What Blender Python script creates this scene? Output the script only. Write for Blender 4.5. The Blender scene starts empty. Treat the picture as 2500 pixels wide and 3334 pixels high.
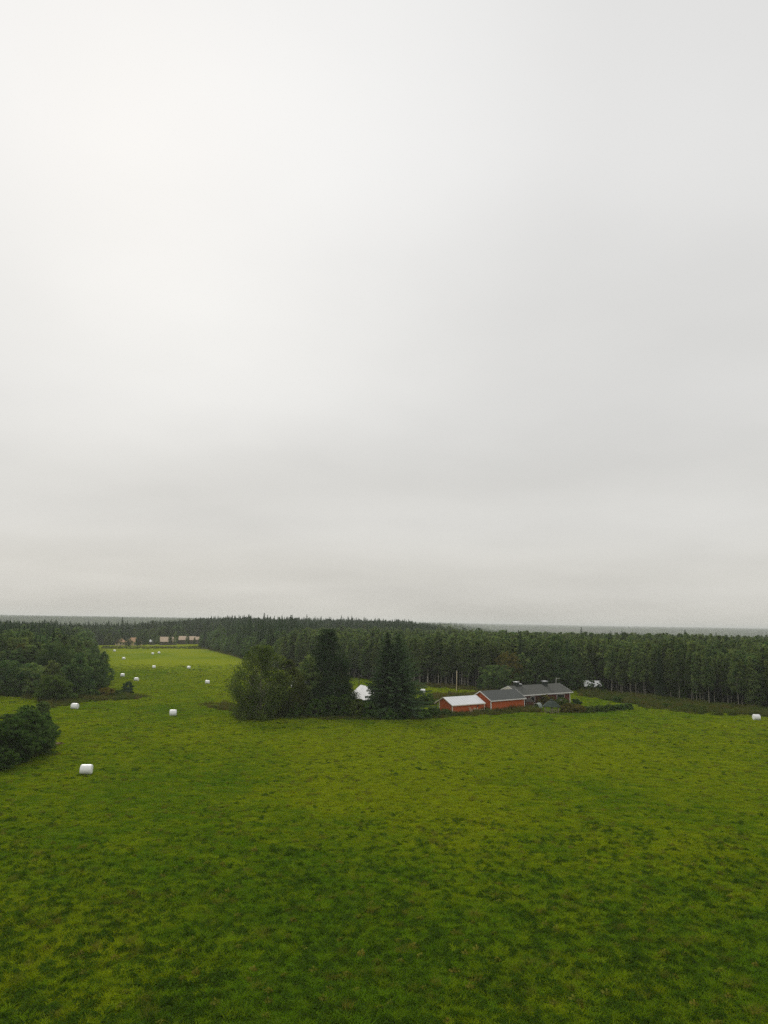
import bpy, math, random
import numpy as np
from mathutils import Vector, Matrix

R = math.radians
SC = bpy.context.scene
COL = SC.collection

# ------------------------------------------------------------------ camera
FPX, CXP, CYP, CAM_H = 2400.0, 1250.0, 1667.0, 20.0      # focal length and centre in pixels of the 2500 x 3334 photograph
ROLL = math.atan(0.0164)
PITCH = math.atan((2026.5 - CYP) * math.cos(ROLL) / FPX)
cam = bpy.data.cameras.new('camera')
cam.sensor_fit = 'HORIZONTAL'
cam.sensor_width = 36.0
cam.lens = 36.0 * FPX / 2500.0
cam.clip_start = 0.5
cam.clip_end = 30000
camo = bpy.data.objects.new('camera', cam)
COL.objects.link(camo)
_U = Vector((0, -math.sin(PITCH), math.cos(PITCH)))
_X = Vector((1, 0, 0))
_r = _X * math.cos(ROLL) + _U * math.sin(ROLL)
_u = -_X * math.sin(ROLL) + _U * math.cos(ROLL)
_f = Vector((0, math.cos(PITCH), math.sin(PITCH)))
_m = Matrix((_r, _u, -_f)).transposed().to_4x4()
_m.translation = (0, 0, CAM_H)
camo.matrix_world = _m
SC.camera = camo

# ------------------------------------------------------------------ sky and sun
SKY_SEED = 11.1
SUN_EL, SUN_AZ = R(35), R(-22)                            # azimuth measured from +Y towards +X
SUN = Vector((math.sin(SUN_AZ) * math.cos(SUN_EL), math.cos(SUN_AZ) * math.cos(SUN_EL), math.sin(SUN_EL)))
world = bpy.data.worlds.new('World')
SC.world = world
world.use_nodes = True


class NT:
    """tiny helper round a node tree"""
    def __init__(self, tree):
        self.t = tree
        tree.nodes.clear()

    def n(self, typ, **kw):
        nd = self.t.nodes.new(typ)
        for k, v in kw.items():
            setattr(nd, k, v)
        return nd

    def l(self, a, b):
        self.t.links.new(a, b)

    def setin(self, sock, v):
        if hasattr(v, 'is_output') or isinstance(v, bpy.types.NodeSocket):
            self.l(v, sock)
        else:
            sock.default_value = v

    def math(self, op, a, b=None, c=None, clamp=False):
        nd = self.n('ShaderNodeMath', operation=op, use_clamp=clamp)
        for s, v in zip(nd.inputs, (a, b, c)):
            if v is not None:
                self.setin(s, v)
        return nd.outputs[0]

    def mix(self, f, a, b, blend='MIX'):
        nd = self.n('ShaderNodeMix', data_type='RGBA', blend_type=blend)
        self.setin(nd.inputs[0], f)
        self.setin(nd.inputs[6], a if not isinstance(a, tuple) else (*a, 1.0)[:4])
        self.setin(nd.inputs[7], b if not isinstance(b, tuple) else (*b, 1.0)[:4])
        return nd.outputs[2]

    def ramp(self, f, stops, interp='LINEAR'):
        nd = self.n('ShaderNodeValToRGB')
        nd.color_ramp.interpolation = interp
        e = nd.color_ramp.elements
        while len(e) > 1:
            e.remove(e[-1])
        e[0].position, e[0].color = stops[0][0], (*stops[0][1], 1)
        for p, c in stops[1:]:
            k = e.new(p)
            k.color = (*c, 1)
        self.setin(nd.inputs[0], f)
        return nd.outputs[0]

    def noise(self, vec, scale, detail=3, rough=.55, dim='3D'):
        nd = self.n('ShaderNodeTexNoise', noise_dimensions=dim)
        nd.inputs['Scale'].default_value = scale
        nd.inputs['Detail'].default_value = detail
        nd.inputs['Roughness'].default_value = rough
        if vec is not None:
            self.l(vec, nd.inputs['Vector'])
        return nd.outputs[0]


w = NT(world.node_tree)
w_out = w.n('ShaderNodeOutputWorld')
w_bg = w.n('ShaderNodeBackground')
sky = w.n('ShaderNodeTexSky', sky_type='NISHITA')
sky.sun_disc = False
sky.sun_elevation = SUN_EL
sky.sun_rotation = SUN_AZ
sky.air_density = 1.5
sky.dust_density = 3.0
w_sc = w.n('ShaderNodeVectorMath', operation='SCALE')
w_sc.inputs['Scale'].default_value = 0.09
w.l(sky.outputs[0], w_sc.inputs[0])
w_tc = w.n('ShaderNodeTexCoord')
w_sep = w.n('ShaderNodeSeparateXYZ')
w.l(w_tc.outputs['Generated'], w_sep.inputs[0])
w_z = w.math('MAXIMUM', w_sep.outputs[2], 0.0)
w_den = w.math('ADD', w_z, 0.16)
w_px = w.math('DIVIDE', w_sep.outputs[0], w_den)
w_py = w.math('DIVIDE', w_sep.outputs[1], w_den)
w_cmb = w.n('ShaderNodeCombineXYZ')
w_cmb.inputs[2].default_value = SKY_SEED                   # which stretch of cloud drifts overhead
w.l(w_px, w_cmb.inputs[0])
w.l(w_py, w_cmb.inputs[1])
w_n1 = w.noise(w_cmb.outputs[0], 0.55, 3, .45)            # broad sheets of stratus
w_n2 = w.noise(w_cmb.outputs[0], 1.7, 4, .5)              # finer folds
w_dot = w.n('ShaderNodeVectorMath', operation='DOT_PRODUCT')
w.l(w_tc.outputs['Generated'], w_dot.inputs[0])
w_dot.inputs[1].default_value = SUN
w_glow = w.n('ShaderNodeMapRange', interpolation_type='SMOOTHSTEP')
w.l(w_dot.outputs['Value'], w_glow.inputs[0])
for i, v in ((1, .84), (2, .995), (3, 0.0), (4, 1.0)):
    w_glow.inputs[i].default_value = v
w_base = w.ramp(w_z, [(0.0, (.580, .567, .520)), (.05, (.630, .619, .580)), (.14, (.700, .694, .668)), (.30, (.730, .727, .710)), (.6, (.755, .753, .744))], 'EASE')
w_v = w.math('MULTIPLY_ADD', w_n1, 0.40, 0.805)
w_v = w.math('ADD', w_v, w.math('MULTIPLY_ADD', w_n2, 0.13, -0.065))
w_v = w.math('ADD', w_v, w.math('MULTIPLY', w_glow.outputs[0], 0.17))
w_cl = w.mix(1.0, w_base, (1, 1, 1), 'MULTIPLY')
w_vs = w.n('ShaderNodeVectorMath', operation='SCALE')
w.l(w_cl, w_vs.inputs[0])
w.l(w_v, w_vs.inputs['Scale'])
w_mixs = w.mix(0.98, w_sc.outputs[0], w_vs.outputs[0])    # a little of the clear sky comes through the sheet
w.l(w_mixs, w_bg.inputs[0])
w_bg.inputs[1].default_value = 1.0
w.l(w_bg.outputs[0], w_out.inputs[0])

sun_d = bpy.data.lights.new('sun', 'SUN')
sun_d.energy = 1.5
sun_d.angle = R(14)
sun_d.color = (1.0, .95, .86)
sun_o = bpy.data.objects.new('sun', sun_d)
COL.objects.link(sun_o)
sun_o.rotation_euler = (-SUN).to_track_quat('-Z', 'Y').to_euler()

SC.view_settings.view_transform = 'Standard'
SC.view_settings.look = 'None'
SC.view_settings.exposure = 0.0
SC.view_settings.gamma = 1.0
SC.view_settings.use_curve_mapping = False
SC.render.engine = 'CYCLES'
SC.cycles.max_bounces = 9
SC.cycles.diffuse_bounces = 6
SC.cycles.glossy_bounces = 2
SC.cycles.transmission_bounces = 4
SC.cycles.volume_bounces = 1
SC.cycles.use_denoising = False
HAZE_DENSITY = 0.00014

# ------------------------------------------------------------------ numbers: noise, terrain, pixel -> ground
def _hash(ix, iy, seed):
    h = (ix.astype(np.int64) * 374761393 + iy.astype(np.int64) * 668265263 + seed * 1274126177) & 0xFFFFFFFF
    h = ((h ^ (h >> 13)) * 1274126177) & 0xFFFFFFFF
    return ((h ^ (h >> 16)) & 0xFFFF) / 65535.0


def vnoise(x, y, seed=0):
    x = np.asarray(x, float)
    y = np.asarray(y, float)
    xi, yi = np.floor(x), np.floor(y)
    fx, fy = x - xi, y - yi
    fx, fy = fx * fx * (3 - 2 * fx), fy * fy * (3 - 2 * fy)
    a, b = _hash(xi, yi, seed), _hash(xi + 1, yi, seed)
    c, d = _hash(xi, yi + 1, seed), _hash(xi + 1, yi + 1, seed)
    return (a * (1 - fx) + b * fx) * (1 - fy) + (c * (1 - fx) + d * fx) * fy


def fbm(x, y, seed=0, o=4):
    s, amp, tot = 0.0, 1.0, 0.0
    for k in range(o):
        s = s + amp * vnoise(np.asarray(x) * 2 ** k + 17.3 * k, np.asarray(y) * 2 ** k - 9.1 * k, seed + k)
        tot += amp
        amp *= .5
    return s / tot


def sstep(a, b, x):
    t = np.clip((np.asarray(x, float) - a) / (b - a), 0, 1)
    return t * t * (3 - 2 * t)


def hgt(x, y):
    x = np.asarray(x, float)
    y = np.asarray(y, float)
    d = np.hypot(x, y)
    h = .5 * (fbm(x / 70, y / 70, 3, 3) - .5) * sstep(15, 70, d)
    az = x / np.maximum(y, 50.0)
    h = h + 3.6 * np.exp(-((x + 130) / 230) ** 2 - ((y - 880) / 220) ** 2)
    h = h - sstep(.02, .20, az) * (6.0 * sstep(420, 900, y) + 26.0 * sstep(800, 1500, y) - 26.0 * sstep(2600, 5600, y))
    h = h - sstep(-.24, -.36, az) * (6.0 * sstep(480, 800, y) + 20.0 * sstep(760, 1200, y) - 22.0 * sstep(1700, 3200, y))
    h = h + sstep(.03, .12, az) * 25 * (.55 + .45 * sstep(.25, .65, fbm(x / 170 + 4, y / 900, 15, 2))) * np.exp(-((y - 1900) / 190) ** 2)
    h = h + sstep(-.27, -.34, az) * 12 * sstep(.35, .6, fbm(x / 260 + 1, y / 900, 19, 2)) * np.exp(-((y - 1750) / 170) ** 2)
    far = sstep(1800, 6500, y)
    h = h + far * (5 + 7 * (fbm(x / 1500 + 5, y / 900, 11, 3) - .4) - 4 * sstep(-500, 1800, x))
    h = h + 13 * (fbm(x / 900 + 3, y / 420, 27, 3) - .5) * sstep(2500, 3800, y)
    h = h + sstep(6500, 10500, y) * (7 + 8 * fbm(x / 2600, y / 2600, 21, 2))
    h = h + 9.0 * sstep(-.02, -.30, az) * sstep(1900, 3600, y) * (.7 + .6 * fbm(x / 700, y / 700, 23, 2))
    h = np.clip(h, -42, 17.5)
    return h


def h1(x, y):
    return float(hgt(np.array([x]), np.array([y]))[0])


def ray(px, py):
    u, v = (px - CXP) / FPX, -(py - CYP) / FPX
    a = u * math.cos(ROLL) - v * math.sin(ROLL)
    b = u * math.sin(ROLL) + v * math.cos(ROLL)
    return np.array([a, math.cos(PITCH) - b * math.sin(PITCH), math.sin(PITCH) + b * math.cos(PITCH)])


def G(px, py):
    """the point of the ground seen at a pixel of the photograph"""
    z = 0.0
    d = ray(px, py)
    for _ in range(12):
        t = (z - CAM_H) / d[2]
        z = h1(d[0] * t, d[1] * t)
    t = (z - CAM_H) / d[2]
    return np.array([d[0] * t, d[1] * t, z])


def GT(px, py, top):
    """ground point under a tree, and the tree's height from the row of its tip"""
    g = G(px, py)
    d = ray(px, top)
    return g, CAM_H + d[2] / d[1] * g[1] - g[2], g[1] / FPX


CLEAR = [(-700, -300), (700, -300), (700, 40), (300, 122), (160, 171), (98, 192), (86, 200), (75, 216), (68, 228), (60, 238), (50, 240), (36, 238),
         (22, 243), (10, 249), (-12, 271), (-43, 312), (-61, 365), (-90, 440), (-122, 519), (-137, 560), (-136, 610), (-150, 690), (-166, 690),
         (-160, 606), (-214, 598), (-218, 530), (-186, 494), (-79, 219), (-88, 205), (-100, 199), (-300, 172), (-700, 160)]


def inside(poly, x, y):
    x = np.asarray(x, float)
    y = np.asarray(y, float)
    r = np.zeros(x.shape, bool)
    n = len(poly)
    for i in range(n):
        (x0, y0), (x1, y1) = poly[i], poly[(i + 1) % n]
        c = ((y0 > y) != (y1 > y)) & (x < (x1 - x0) * (y - y0) / ((y1 - y0) or 1e-9) + x0)
        r ^= c
    return r


def edge_dist(poly, x, y):
    x = np.asarray(x, float)
    y = np.asarray(y, float)
    best = np.full(x.shape, 1e9)
    n = len(poly)
    for i in range(n):
        (x0, y0), (x1, y1) = poly[i], poly[(i + 1) % n]
        dx, dy = x1 - x0, y1 - y0
        t = np.clip(((x - x0) * dx + (y - y0) * dy) / (dx * dx + dy * dy), 0, 1)
        best = np.minimum(best, np.hypot(x - x0 - t * dx, y - y0 - t * dy))
    return best


def tint(x, y):
    """0 = yellowish meadow, 1 = deep green meadow"""
    x = np.asarray(x, float)
    y = np.asarray(y, float)
    a = fbm(x / 26 + 3, y / 44 + 8, 31, 4)
    b = fbm(x / 7, y / 9, 41, 3)
    v = .42 + (a - .5) * 1.5 + (b - .5) * .5
    v = v + .45 * sstep(92, 46, y) - .30 * np.exp(-((y - 128) / 26) ** 2)  # deeper green up close, standing in for lens darkening at the bottom
    v = v + .35 * np.exp(-((y - 168) / 12) ** 2) * sstep(10, -30, x)
    v = v - .25 * sstep(185, 260, y)
    v = v + .11 * np.sin((y + .22 * x + 5 * fbm(x / 30, y / 30, 33, 2)) * 2 * math.pi / 3.4) * sstep(40, 80, y)   # old mower swaths
    return np.clip(v, 0, 1)


# ------------------------------------------------------------------ mesh helpers
class MB:
    """collects vertices and faces (any size) with one tone per vertex"""
    def __init__(self):
        self.V, self.F, self.T, self.n = [], [], [], 0

    def add(self, V, F, tone=0.5):
        V = np.asarray(V, float).reshape(-1, 3)
        F = np.asarray(F, int)
        self.V.append(V)
        self.F.append(F + self.n)
        self.T.append(np.broadcast_to(np.asarray(tone, float), (len(V),)).copy())
        self.n += len(V)
        return self

    def box(self, lo, hi, tone=.5):
        (a, b, c), (d, e, f) = lo, hi
        V = [(a, b, c), (d, b, c), (d, e, c), (a, e, c), (a, b, f), (d, b, f), (d, e, f), (a, e, f)]
        return self.add(V, [(0, 3, 2, 1), (4, 5, 6, 7), (0, 1, 5, 4), (1, 2, 6, 5), (2, 3, 7, 6), (3, 0, 4, 7)], tone)

    def bar(self, p, q, w, h=None, tone=.5):
        """a square bar from p to q"""
        p, q = Vector(p), Vector(q)
        h = h or w
        d = (q - p).normalized()
        up = Vector((0, 0, 1)) if abs(d.z) < .95 else Vector((0, 1, 0))
        s = d.cross(up).normalized() * (w / 2)
        t = s.normalized().cross(d) * (h / 2)
        V = [p - s - t, p + s - t, p + s + t, p - s + t, q - s - t, q + s - t, q + s + t, q - s + t]
        return self.add([tuple(v) for v in V], [(0, 3, 2, 1), (4, 5, 6, 7), (0, 1, 5, 4), (1, 2, 6, 5), (2, 3, 7, 6), (3, 0, 4, 7)], tone)

    def tube(self, pts, rad, k=6, tone=.5, cap=False):
        pts = np.asarray(pts, float)
        n = len(pts)
        rad = np.broadcast_to(np.asarray(rad, float), (n,))
        d = np.gradient(pts, axis=0)
        d /= np.linalg.norm(d, axis=1, keepdims=True) + 1e-9
        ref = np.array([1., .3, 0.]) if abs(d[0, 2]) > .6 else np.array([0, 0, 1.])
        s = np.cross(d, ref)
        s /= np.linalg.norm(s, axis=1, keepdims=True) + 1e-9
        t = np.cross(s, d)
        a = np.arange(k) / k * 2 * math.pi
        V = pts[:, None, :] + rad[:, None, None] * (np.cos(a)[None, :, None] * s[:, None, :] + np.sin(a)[None, :, None] * t[:, None, :])
        i, j = np.meshgrid(np.arange(n - 1), np.arange(k), indexing='ij')
        i, j = i.ravel(), j.ravel()
        F = np.stack([i * k + j, i * k + (j + 1) % k, (i + 1) * k + (j + 1) % k, (i + 1) * k + j], 1)
        self.add(V, F, tone)
        if cap:
            self.F.append(np.arange(k)[None, :] + self.n - k)
        return self

    def mesh(self, name, mat, smooth=False, tone=False):
        me = bpy.data.meshes.new(name)
        V = np.concatenate(self.V)
        sizes = np.concatenate([np.full(len(f), f.shape[1]) for f in self.F])
        loops = np.concatenate([f.ravel() for f in self.F])
        me.vertices.add(len(V))
        me.vertices.foreach_set('co', V.astype(np.float32).ravel())
        me.loops.add(len(loops))
        me.loops.foreach_set('vertex_index', loops.astype(np.int32))
        me.polygons.add(len(sizes))
        me.polygons.foreach_set('loop_start', np.concatenate([[0], np.cumsum(sizes)[:-1]]).astype(np.int32))
        if smooth:
            me.polygons.foreach_set('use_smooth', np.ones(len(sizes), bool))
        else:
            me.polygons.foreach_set('use_smooth', np.zeros(len(sizes), bool))
        if tone:
            a = me.attributes.new('tone', 'FLOAT', 'POINT')
            a.data.foreach_set('value', np.concatenate(self.T).astype(np.float32))
        me.update(calc_edges=True)
        me.validate()
        if mat:
            me.materials.append(mat)
        return me

    def build(self, name, mat, parent=None, smooth=False, tone=False):
        return obj(name, self.mesh(name, mat, smooth, tone), parent)


def obj(name, me, parent=None):
    o = bpy.data.objects.new(name, me)
    COL.objects.link(o)
    if parent:
        o.parent = parent
    return o


def empty(name, loc, rz=0.0):
    o = bpy.data.objects.new(name, None)
    o.empty_display_size = .3
    o.location = loc
    o.rotation_euler = (0, 0, rz)
    COL.objects.link(o)
    return o


def tag(o, label, cat, group=None, kind=None):
    o['label'] = label
    o['category'] = cat
    if group:
        o['group'] = group
    if kind:
        o['kind'] = kind
    return o


# ------------------------------------------------------------------ materials
def new_mat(name):
    m = bpy.data.materials.new(name)
    m.use_nodes = True
    t = NT(m.node_tree)
    out = t.n('ShaderNodeOutputMaterial')
    return m, t, out


def leaf_mat(name, dark, light, trans=.28, warm=(.10, .07, .012), warm_amt=.15, vary=.5, tinted=None):
    """foliage: tone attribute per clump, random tint per plant; light passes through the blades"""
    m, t, out = new_mat(name)
    at = t.n('ShaderNodeAttribute', attribute_name='tone')
    oi = t.n('ShaderNodeObjectInfo')
    c = t.mix(at.outputs['Fac'], dark, light)
    if tinted:
        ai = t.n('ShaderNodeAttribute', attribute_name='tint', attribute_type='INSTANCER')
        c = t.mix(ai.outputs['Fac'], c, t.mix(at.outputs['Fac'], tinted[0], tinted[1]))
    r2 = t.math('FRACT', t.math('MULTIPLY', oi.outputs['Random'], 7.31))
    wf = t.math('MULTIPLY', t.math('POWER', r2, 3.0), warm_amt * 3)
    c = t.mix(wf, c, warm)
    v = t.math('MULTIPLY_ADD', oi.outputs['Random'], vary, 1 - vary / 2)
    sc = t.n('ShaderNodeVectorMath', operation='SCALE')
    t.l(c, sc.inputs[0])
    t.l(v, sc.inputs['Scale'])
    df = t.n('ShaderNodeBsdfDiffuse')
    tr = t.n('ShaderNodeBsdfTranslucent')
    t.l(sc.outputs[0], df.inputs[0])
    t.l(t.mix(.5, sc.outputs[0], t.mix(1.0, sc.outputs[0], (1.25, 1.2, .5), 'MULTIPLY')), tr.inputs[0])
    mx = t.n('ShaderNodeMixShader')
    mx.inputs[0].default_value = trans
    t.l(df.outputs[0], mx.inputs[1])
    t.l(tr.outputs[0], mx.inputs[2])
    t.l(mx.outputs[0], out.inputs[0])
    return m


def solid_mat(name, col, rough=.7, var=.25, nscale=3.0, col2=None, bump=0.0, bscale=20.0, metal=0.0, spec=.3, stretch=None, trans=0.0):
    """painted or weathered surface: noise between two close colours, fine relief"""
    m, t, out = new_mat(name)
    tc = t.n('ShaderNodeTexCoord')
    vec = tc.outputs['Object']
    if stretch:
        mp = t.n('ShaderNodeMapping')
        mp.inputs['Scale'].default_value = stretch
        t.l(vec, mp.inputs[0])
        vec = mp.outputs[0]
    n1 = t.noise(vec, nscale, 5, .6)
    c2 = col2 or tuple(x * (1 - var) for x in col)
    f = t.n('ShaderNodeMapRange')
    t.l(n1, f.inputs[0])
    for i, v in ((1, .3), (2, .7)):
        f.inputs[i].default_value = v
    c = t.mix(f.outputs[0], c2, col)
    p = t.n('ShaderNodeBsdfPrincipled')
    t.l(c, p.inputs['Base Color'])
    p.inputs['Roughness'].default_value = rough
    p.inputs['Metallic'].default_value = metal
    p.inputs['Specular IOR Level'].default_value = spec
    if bump:
        b = t.n('ShaderNodeBump')
        b.inputs['Strength'].default_value = bump
        b.inputs['Distance'].default_value = .05
        t.l(t.noise(vec, bscale, 4, .6), b.inputs['Height'])
        t.l(b.outputs[0], p.inputs['Normal'])
    t.l(p.outputs[0], out.inputs[0])
    return m


def glass_mat(name):
    m, t, out = new_mat(name)
    p = t.n('ShaderNodeBsdfPrincipled')
    p.inputs['Base Color'].default_value = (.012, .014, .016, 1)
    p.inputs['Roughness'].default_value = .08
    t.l(p.outputs[0], out.inputs[0])
    return m


def ground_mat():
    m, t, out = new_mat('ground')
    tc = t.n('ShaderNodeTexCoord')
    pos = tc.outputs['Object']
    fld = t.n('ShaderNodeAttribute', attribute_name='field').outputs['Fac']
    tnt = t.n('ShaderNodeAttribute', attribute_name='tint').outputs['Fac']
    mp = t.n('ShaderNodeMapping')
    mp.inputs['Scale'].default_value = (1, .6, 1)
    t.l(pos, mp.inputs[0])
    n1 = t.noise(mp.outputs[0], 1.3, 5, .65)
    n2 = t.noise(mp.outputs[0], .22, 4, .6)
    n3 = t.noise(pos, 6.0, 3, .7)
    f = t.math('ADD', tnt, t.math('MULTIPLY', t.math('SUBTRACT', n1, .5), .9))
    f = t.math('ADD', f, t.math('MULTIPLY', t.math('SUBTRACT', n2, .5), .7), clamp=True)
    g = t.ramp(f, [(0, GR_Y), (.45, GR_M), (1, GR_G)])
    g = t.mix(t.math('MULTIPLY', n3, .5), g, (.05, .065, .008))
    fl = t.mix(n1, (.020, .026, .010), (.050, .048, .018))
    trf = t.n('ShaderNodeAttribute', attribute_name='turf').outputs['Fac']
    g = t.mix(trf, g, t.mix(n3, (.035, .060, .006), (.085, .115, .009)))
    c = t.mix(fld, fl, g)
    p = t.n('ShaderNodeBsdfDiffuse')
    t.l(c, p.inputs[0])
    b = t.n('ShaderNodeBump')
    b.inputs['Strength'].default_value = .8
    b.inputs['Distance'].default_value = .25
    t.l(t.math('ADD', n1, t.math('MULTIPLY', n3, .4)), b.inputs['Height'])
    t.l(b.outputs[0], p.inputs['Normal'])
    t.l(p.outputs[0], out.inputs[0])
    return m


GR_Y, GR_M, GR_G = (.240, .285, .0085), (.180, .245, .0085), (.105, .180, .010)

M = {}
M['ground'] = ground_mat()
M['grass'] = leaf_mat('grass_blades', (.205, .270, .006), (.350, .420, .010), .38, (.30, .28, .02), .05, .36,
                      tinted=((.075, .170, .007), (.160, .290, .012)))
M['clover'] = leaf_mat('clover_leaves', (.038, .088, .008), (.092, .170, .013), .25, (.08, .11, .01), .1, .5)
M['dock'] = leaf_mat('dock_leaves', (.10, .13, .012), (.20, .22, .03), .3, (.22, .17, .03), .2, .4)
M['birch_leaf'] = leaf_mat('birch_leaves', (.042, .100, .042), (.230, .290, .090), .50, (.22, .23, .055), .10, .65)
M['broad_leaf'] = leaf_mat('broad_leaves', (.034, .092, .038), (.175, .255, .080), .48, (.17, .15, .035), .09, .65)
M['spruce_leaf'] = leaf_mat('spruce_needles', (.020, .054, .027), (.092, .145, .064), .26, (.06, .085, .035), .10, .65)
M['pine_leaf'] = leaf_mat('pine_needles', (.018, .044, .018), (.058, .098, .036), .15, (.05, .05, .018), .1, .3)
M['willow_leaf'] = leaf_mat('willow_leaves', (.034, .090, .024), (.140, .225, .052), .46, (.09, .09, .02), .08, .45)
M['bush_leaf'] = leaf_mat('bush_leaves', (.044, .100, .024), (.145, .230, .052), .46, (.14, .12, .02), .12, .45)
M['rust_leaf'] = leaf_mat('rusty_leaves', (.070, .072, .018), (.215, .185, .042), .28, (.2, .14, .02), .12, .3)
M['weed'] = leaf_mat('weed_stems', (.048, .088, .016), (.130, .180, .036), .27, (.18, .14, .03), .12, .4,
                     tinted=((.100, .080, .024), (.250, .185, .060)))
M['weeping_leaf'] = leaf_mat('weeping_birch_leaves', (.036, .076, .018), (.165, .215, .045), .46, (.13, .12, .02), .1, .2)
M['brown_leaf'] = leaf_mat('brownish_leaves', (.045, .066, .018), (.140, .160, .038), .44, (.12, .09, .02), .1, .2)
M['bark'] = solid_mat('dark_bark', (.060, .046, .036), .9, .5, 5)
M['birch_bark'] = solid_mat('birch_bark', (.62, .58, .48), .8, .5, 2.2, col2=(.20, .17, .13), stretch=(1, 1, 1.8))
M['red_wall'] = solid_mat('red_painted_boards', (.55, .115, .028), .8, .3, 2.0, bump=.25, bscale=9, stretch=(6, 6, .4))
M['dark_red'] = solid_mat('dark_red_boards', (.135, .028, .017), .8, .3, 2.0, bump=.25, bscale=9, stretch=(6, 6, .4))
M['trim'] = solid_mat('cream_trim_paint', (.80, .73, .60), .6, .12, 4)
M['white_trim'] = solid_mat('white_trim_paint', (.82, .80, .76), .6, .1, 4)
M['shingle'] = solid_mat('grey_bitumen_shingles', (.115, .122, .115), .95, .45, 9.0, col2=(.052, .057, .054), bump=.5, bscale=14)
M['moss_shingle'] = solid_mat('weathered_grey_shingles', (.115, .116, .102), .95, .45, 7.0, col2=(.050, .054, .048), bump=.5, bscale=12)
M['white_metal'] = solid_mat('pale_sheet_metal', (.78, .79, .80), .42, .10, .6, bump=.08, bscale=3, spec=.5)
M['dull_metal'] = solid_mat('dull_sheet_metal', (.56, .57, .58), .45, .14, .5, bump=.1, bscale=3, spec=.4)
M['black_metal'] = solid_mat('black_sheet_metal', (.030, .038, .034), .5, .3, 4)
M['glass'] = glass_mat('window_glass')
M['old_wood'] = solid_mat('weathered_wood', (.34, .29, .20), .85, .4, 5, stretch=(1, 1, .3))
M['pale_wood'] = solid_mat('pale_new_wood', (.66, .55, .36), .8, .3, 4)
M['grey_wood'] = solid_mat('grey_barn_boards', (.10, .085, .07), .9, .4, 4, stretch=(5, 5, .4))
M['green_felt'] = solid_mat('dark_green_roof_felt', (.050, .070, .054), .95, .4, 6)
M['brown_felt'] = solid_mat('brown_roof_felt', (.085, .075, .062), .95, .4, 6)
M['film'] = solid_mat('white_plastic_film', (.93, .93, .92), .35, .04, 2.5, bump=.15, bscale=6, spec=.5)
M['tarp'] = solid_mat('pale_greenhouse_film', (.26, .32, .28), .4, .35, 2.0, bump=.3, bscale=4)
M['salmon'] = solid_mat('salmon_roof_tiles', (.60, .46, .33), .85, .25, 1.2)
M['tile_brown'] = solid_mat('ochre_roof_tiles', (.50, .30, .17), .85, .25, 1.5)
M['ochre_wall'] = solid_mat('ochre_painted_boards', (.52, .40, .22), .8, .2, 2)
M['soil'] = solid_mat('bare_soil', (.16, .10, .05), .95, .4, 2)

# ------------------------------------------------------------------ the ground: one sheet to the horizon
def graded(a, b, step, far, grow=1.16):
    s = list(np.arange(a, b + .01, step))
    d = step
    while s[-1] < far:
        d *= grow
        s.append(s[-1] + d)
    return s


gx = graded(0, 130, 2.0, 13500)
gx = np.array([-v for v in gx[:0:-1]] + gx)
gy = np.array(graded(20, 330, 2.0, 13000, 1.09))
gy = np.concatenate([[-1500, -500, -200, -80, -30, 0, 10], gy])
GXm, GYm = np.meshgrid(gx, gy)
nx, ny = len(gx), len(gy)
px_, py_ = GXm.ravel(), GYm.ravel()
gz = hgt(px_, py_)
i, j = np.meshgrid(np.arange(ny - 1), np.arange(nx - 1), indexing='ij')
i, j = i.ravel(), j.ravel()
gm = MB().add(np.stack([px_, py_, gz], 1), np.stack([i * nx + j, i * nx + j + 1, (i + 1) * nx + j + 1, (i + 1) * nx + j], 1))
gme = gm.mesh('ground', M['ground'], smooth=True)
fm = inside(CLEAR, px_, py_)
ed = edge_dist(CLEAR, px_, py_)
a = gme.attributes.new('field', 'FLOAT', 'POINT')
a.data.foreach_set('value', np.clip(.5 + np.where(fm, ed, -ed) / 3.0, 0, 1).astype(np.float32))
a = gme.attributes.new('tint', 'FLOAT', 'POINT')
a.data.foreach_set('value', tint(px_, py_).astype(np.float32))
a = gme.attributes.new('turf', 'FLOAT', 'POINT')
a.data.foreach_set('value', (1 - sstep(150, 320, py_)).astype(np.float32))
ground = obj('ground', gme)
ground['kind'] = 'structure'

# ------------------------------------------------------------------ haze: the damp air between here and the far woods
hb = MB().box((-14500, -2000, -46), (14500, 14000, 43))
hz_m, t_, o_ = new_mat('haze')
pv = t_.n('ShaderNodeVolumePrincipled')
pv.inputs['Color'].default_value = (.935, .963, .958, 1)
pv.inputs['Density'].default_value = HAZE_DENSITY
pv.inputs['Anisotropy'].default_value = .25
t_.l(pv.outputs[0], o_.inputs['Volume'])
haze = hb.build('haze', hz_m)
tag(haze, 'pale damp haze fading the distant forest', 'haze', kind='stuff')

# ------------------------------------------------------------------ plant geometry
def unit(v):
    return v / (np.linalg.norm(v, axis=-1, keepdims=True) + 1e-9)


def cards(mb, C, N, size, rng, aspect=.55, tone=.5, T=None):
    """leaf-shaped faces (rhombs) at C with normals N"""
    n = len(C)
    if T is None:
        T = rng.normal(size=(n, 3))
    T = unit(T - N * np.sum(T * N, 1, keepdims=True))
    B = np.cross(N, T)
    s = np.broadcast_to(np.asarray(size, float), (n,))[:, None]
    fold = N * s * .10
    V = np.stack([C - T * s * .5, C + B * s * aspect * .5 + fold, C + T * s * .5, C - B * s * aspect * .5 + fold], 1).reshape(-1, 3)
    F = np.arange(4 * n).reshape(n, 4)
    mb.add(V, F, np.repeat(np.broadcast_to(np.asarray(tone, float), (n,)), 4))


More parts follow.
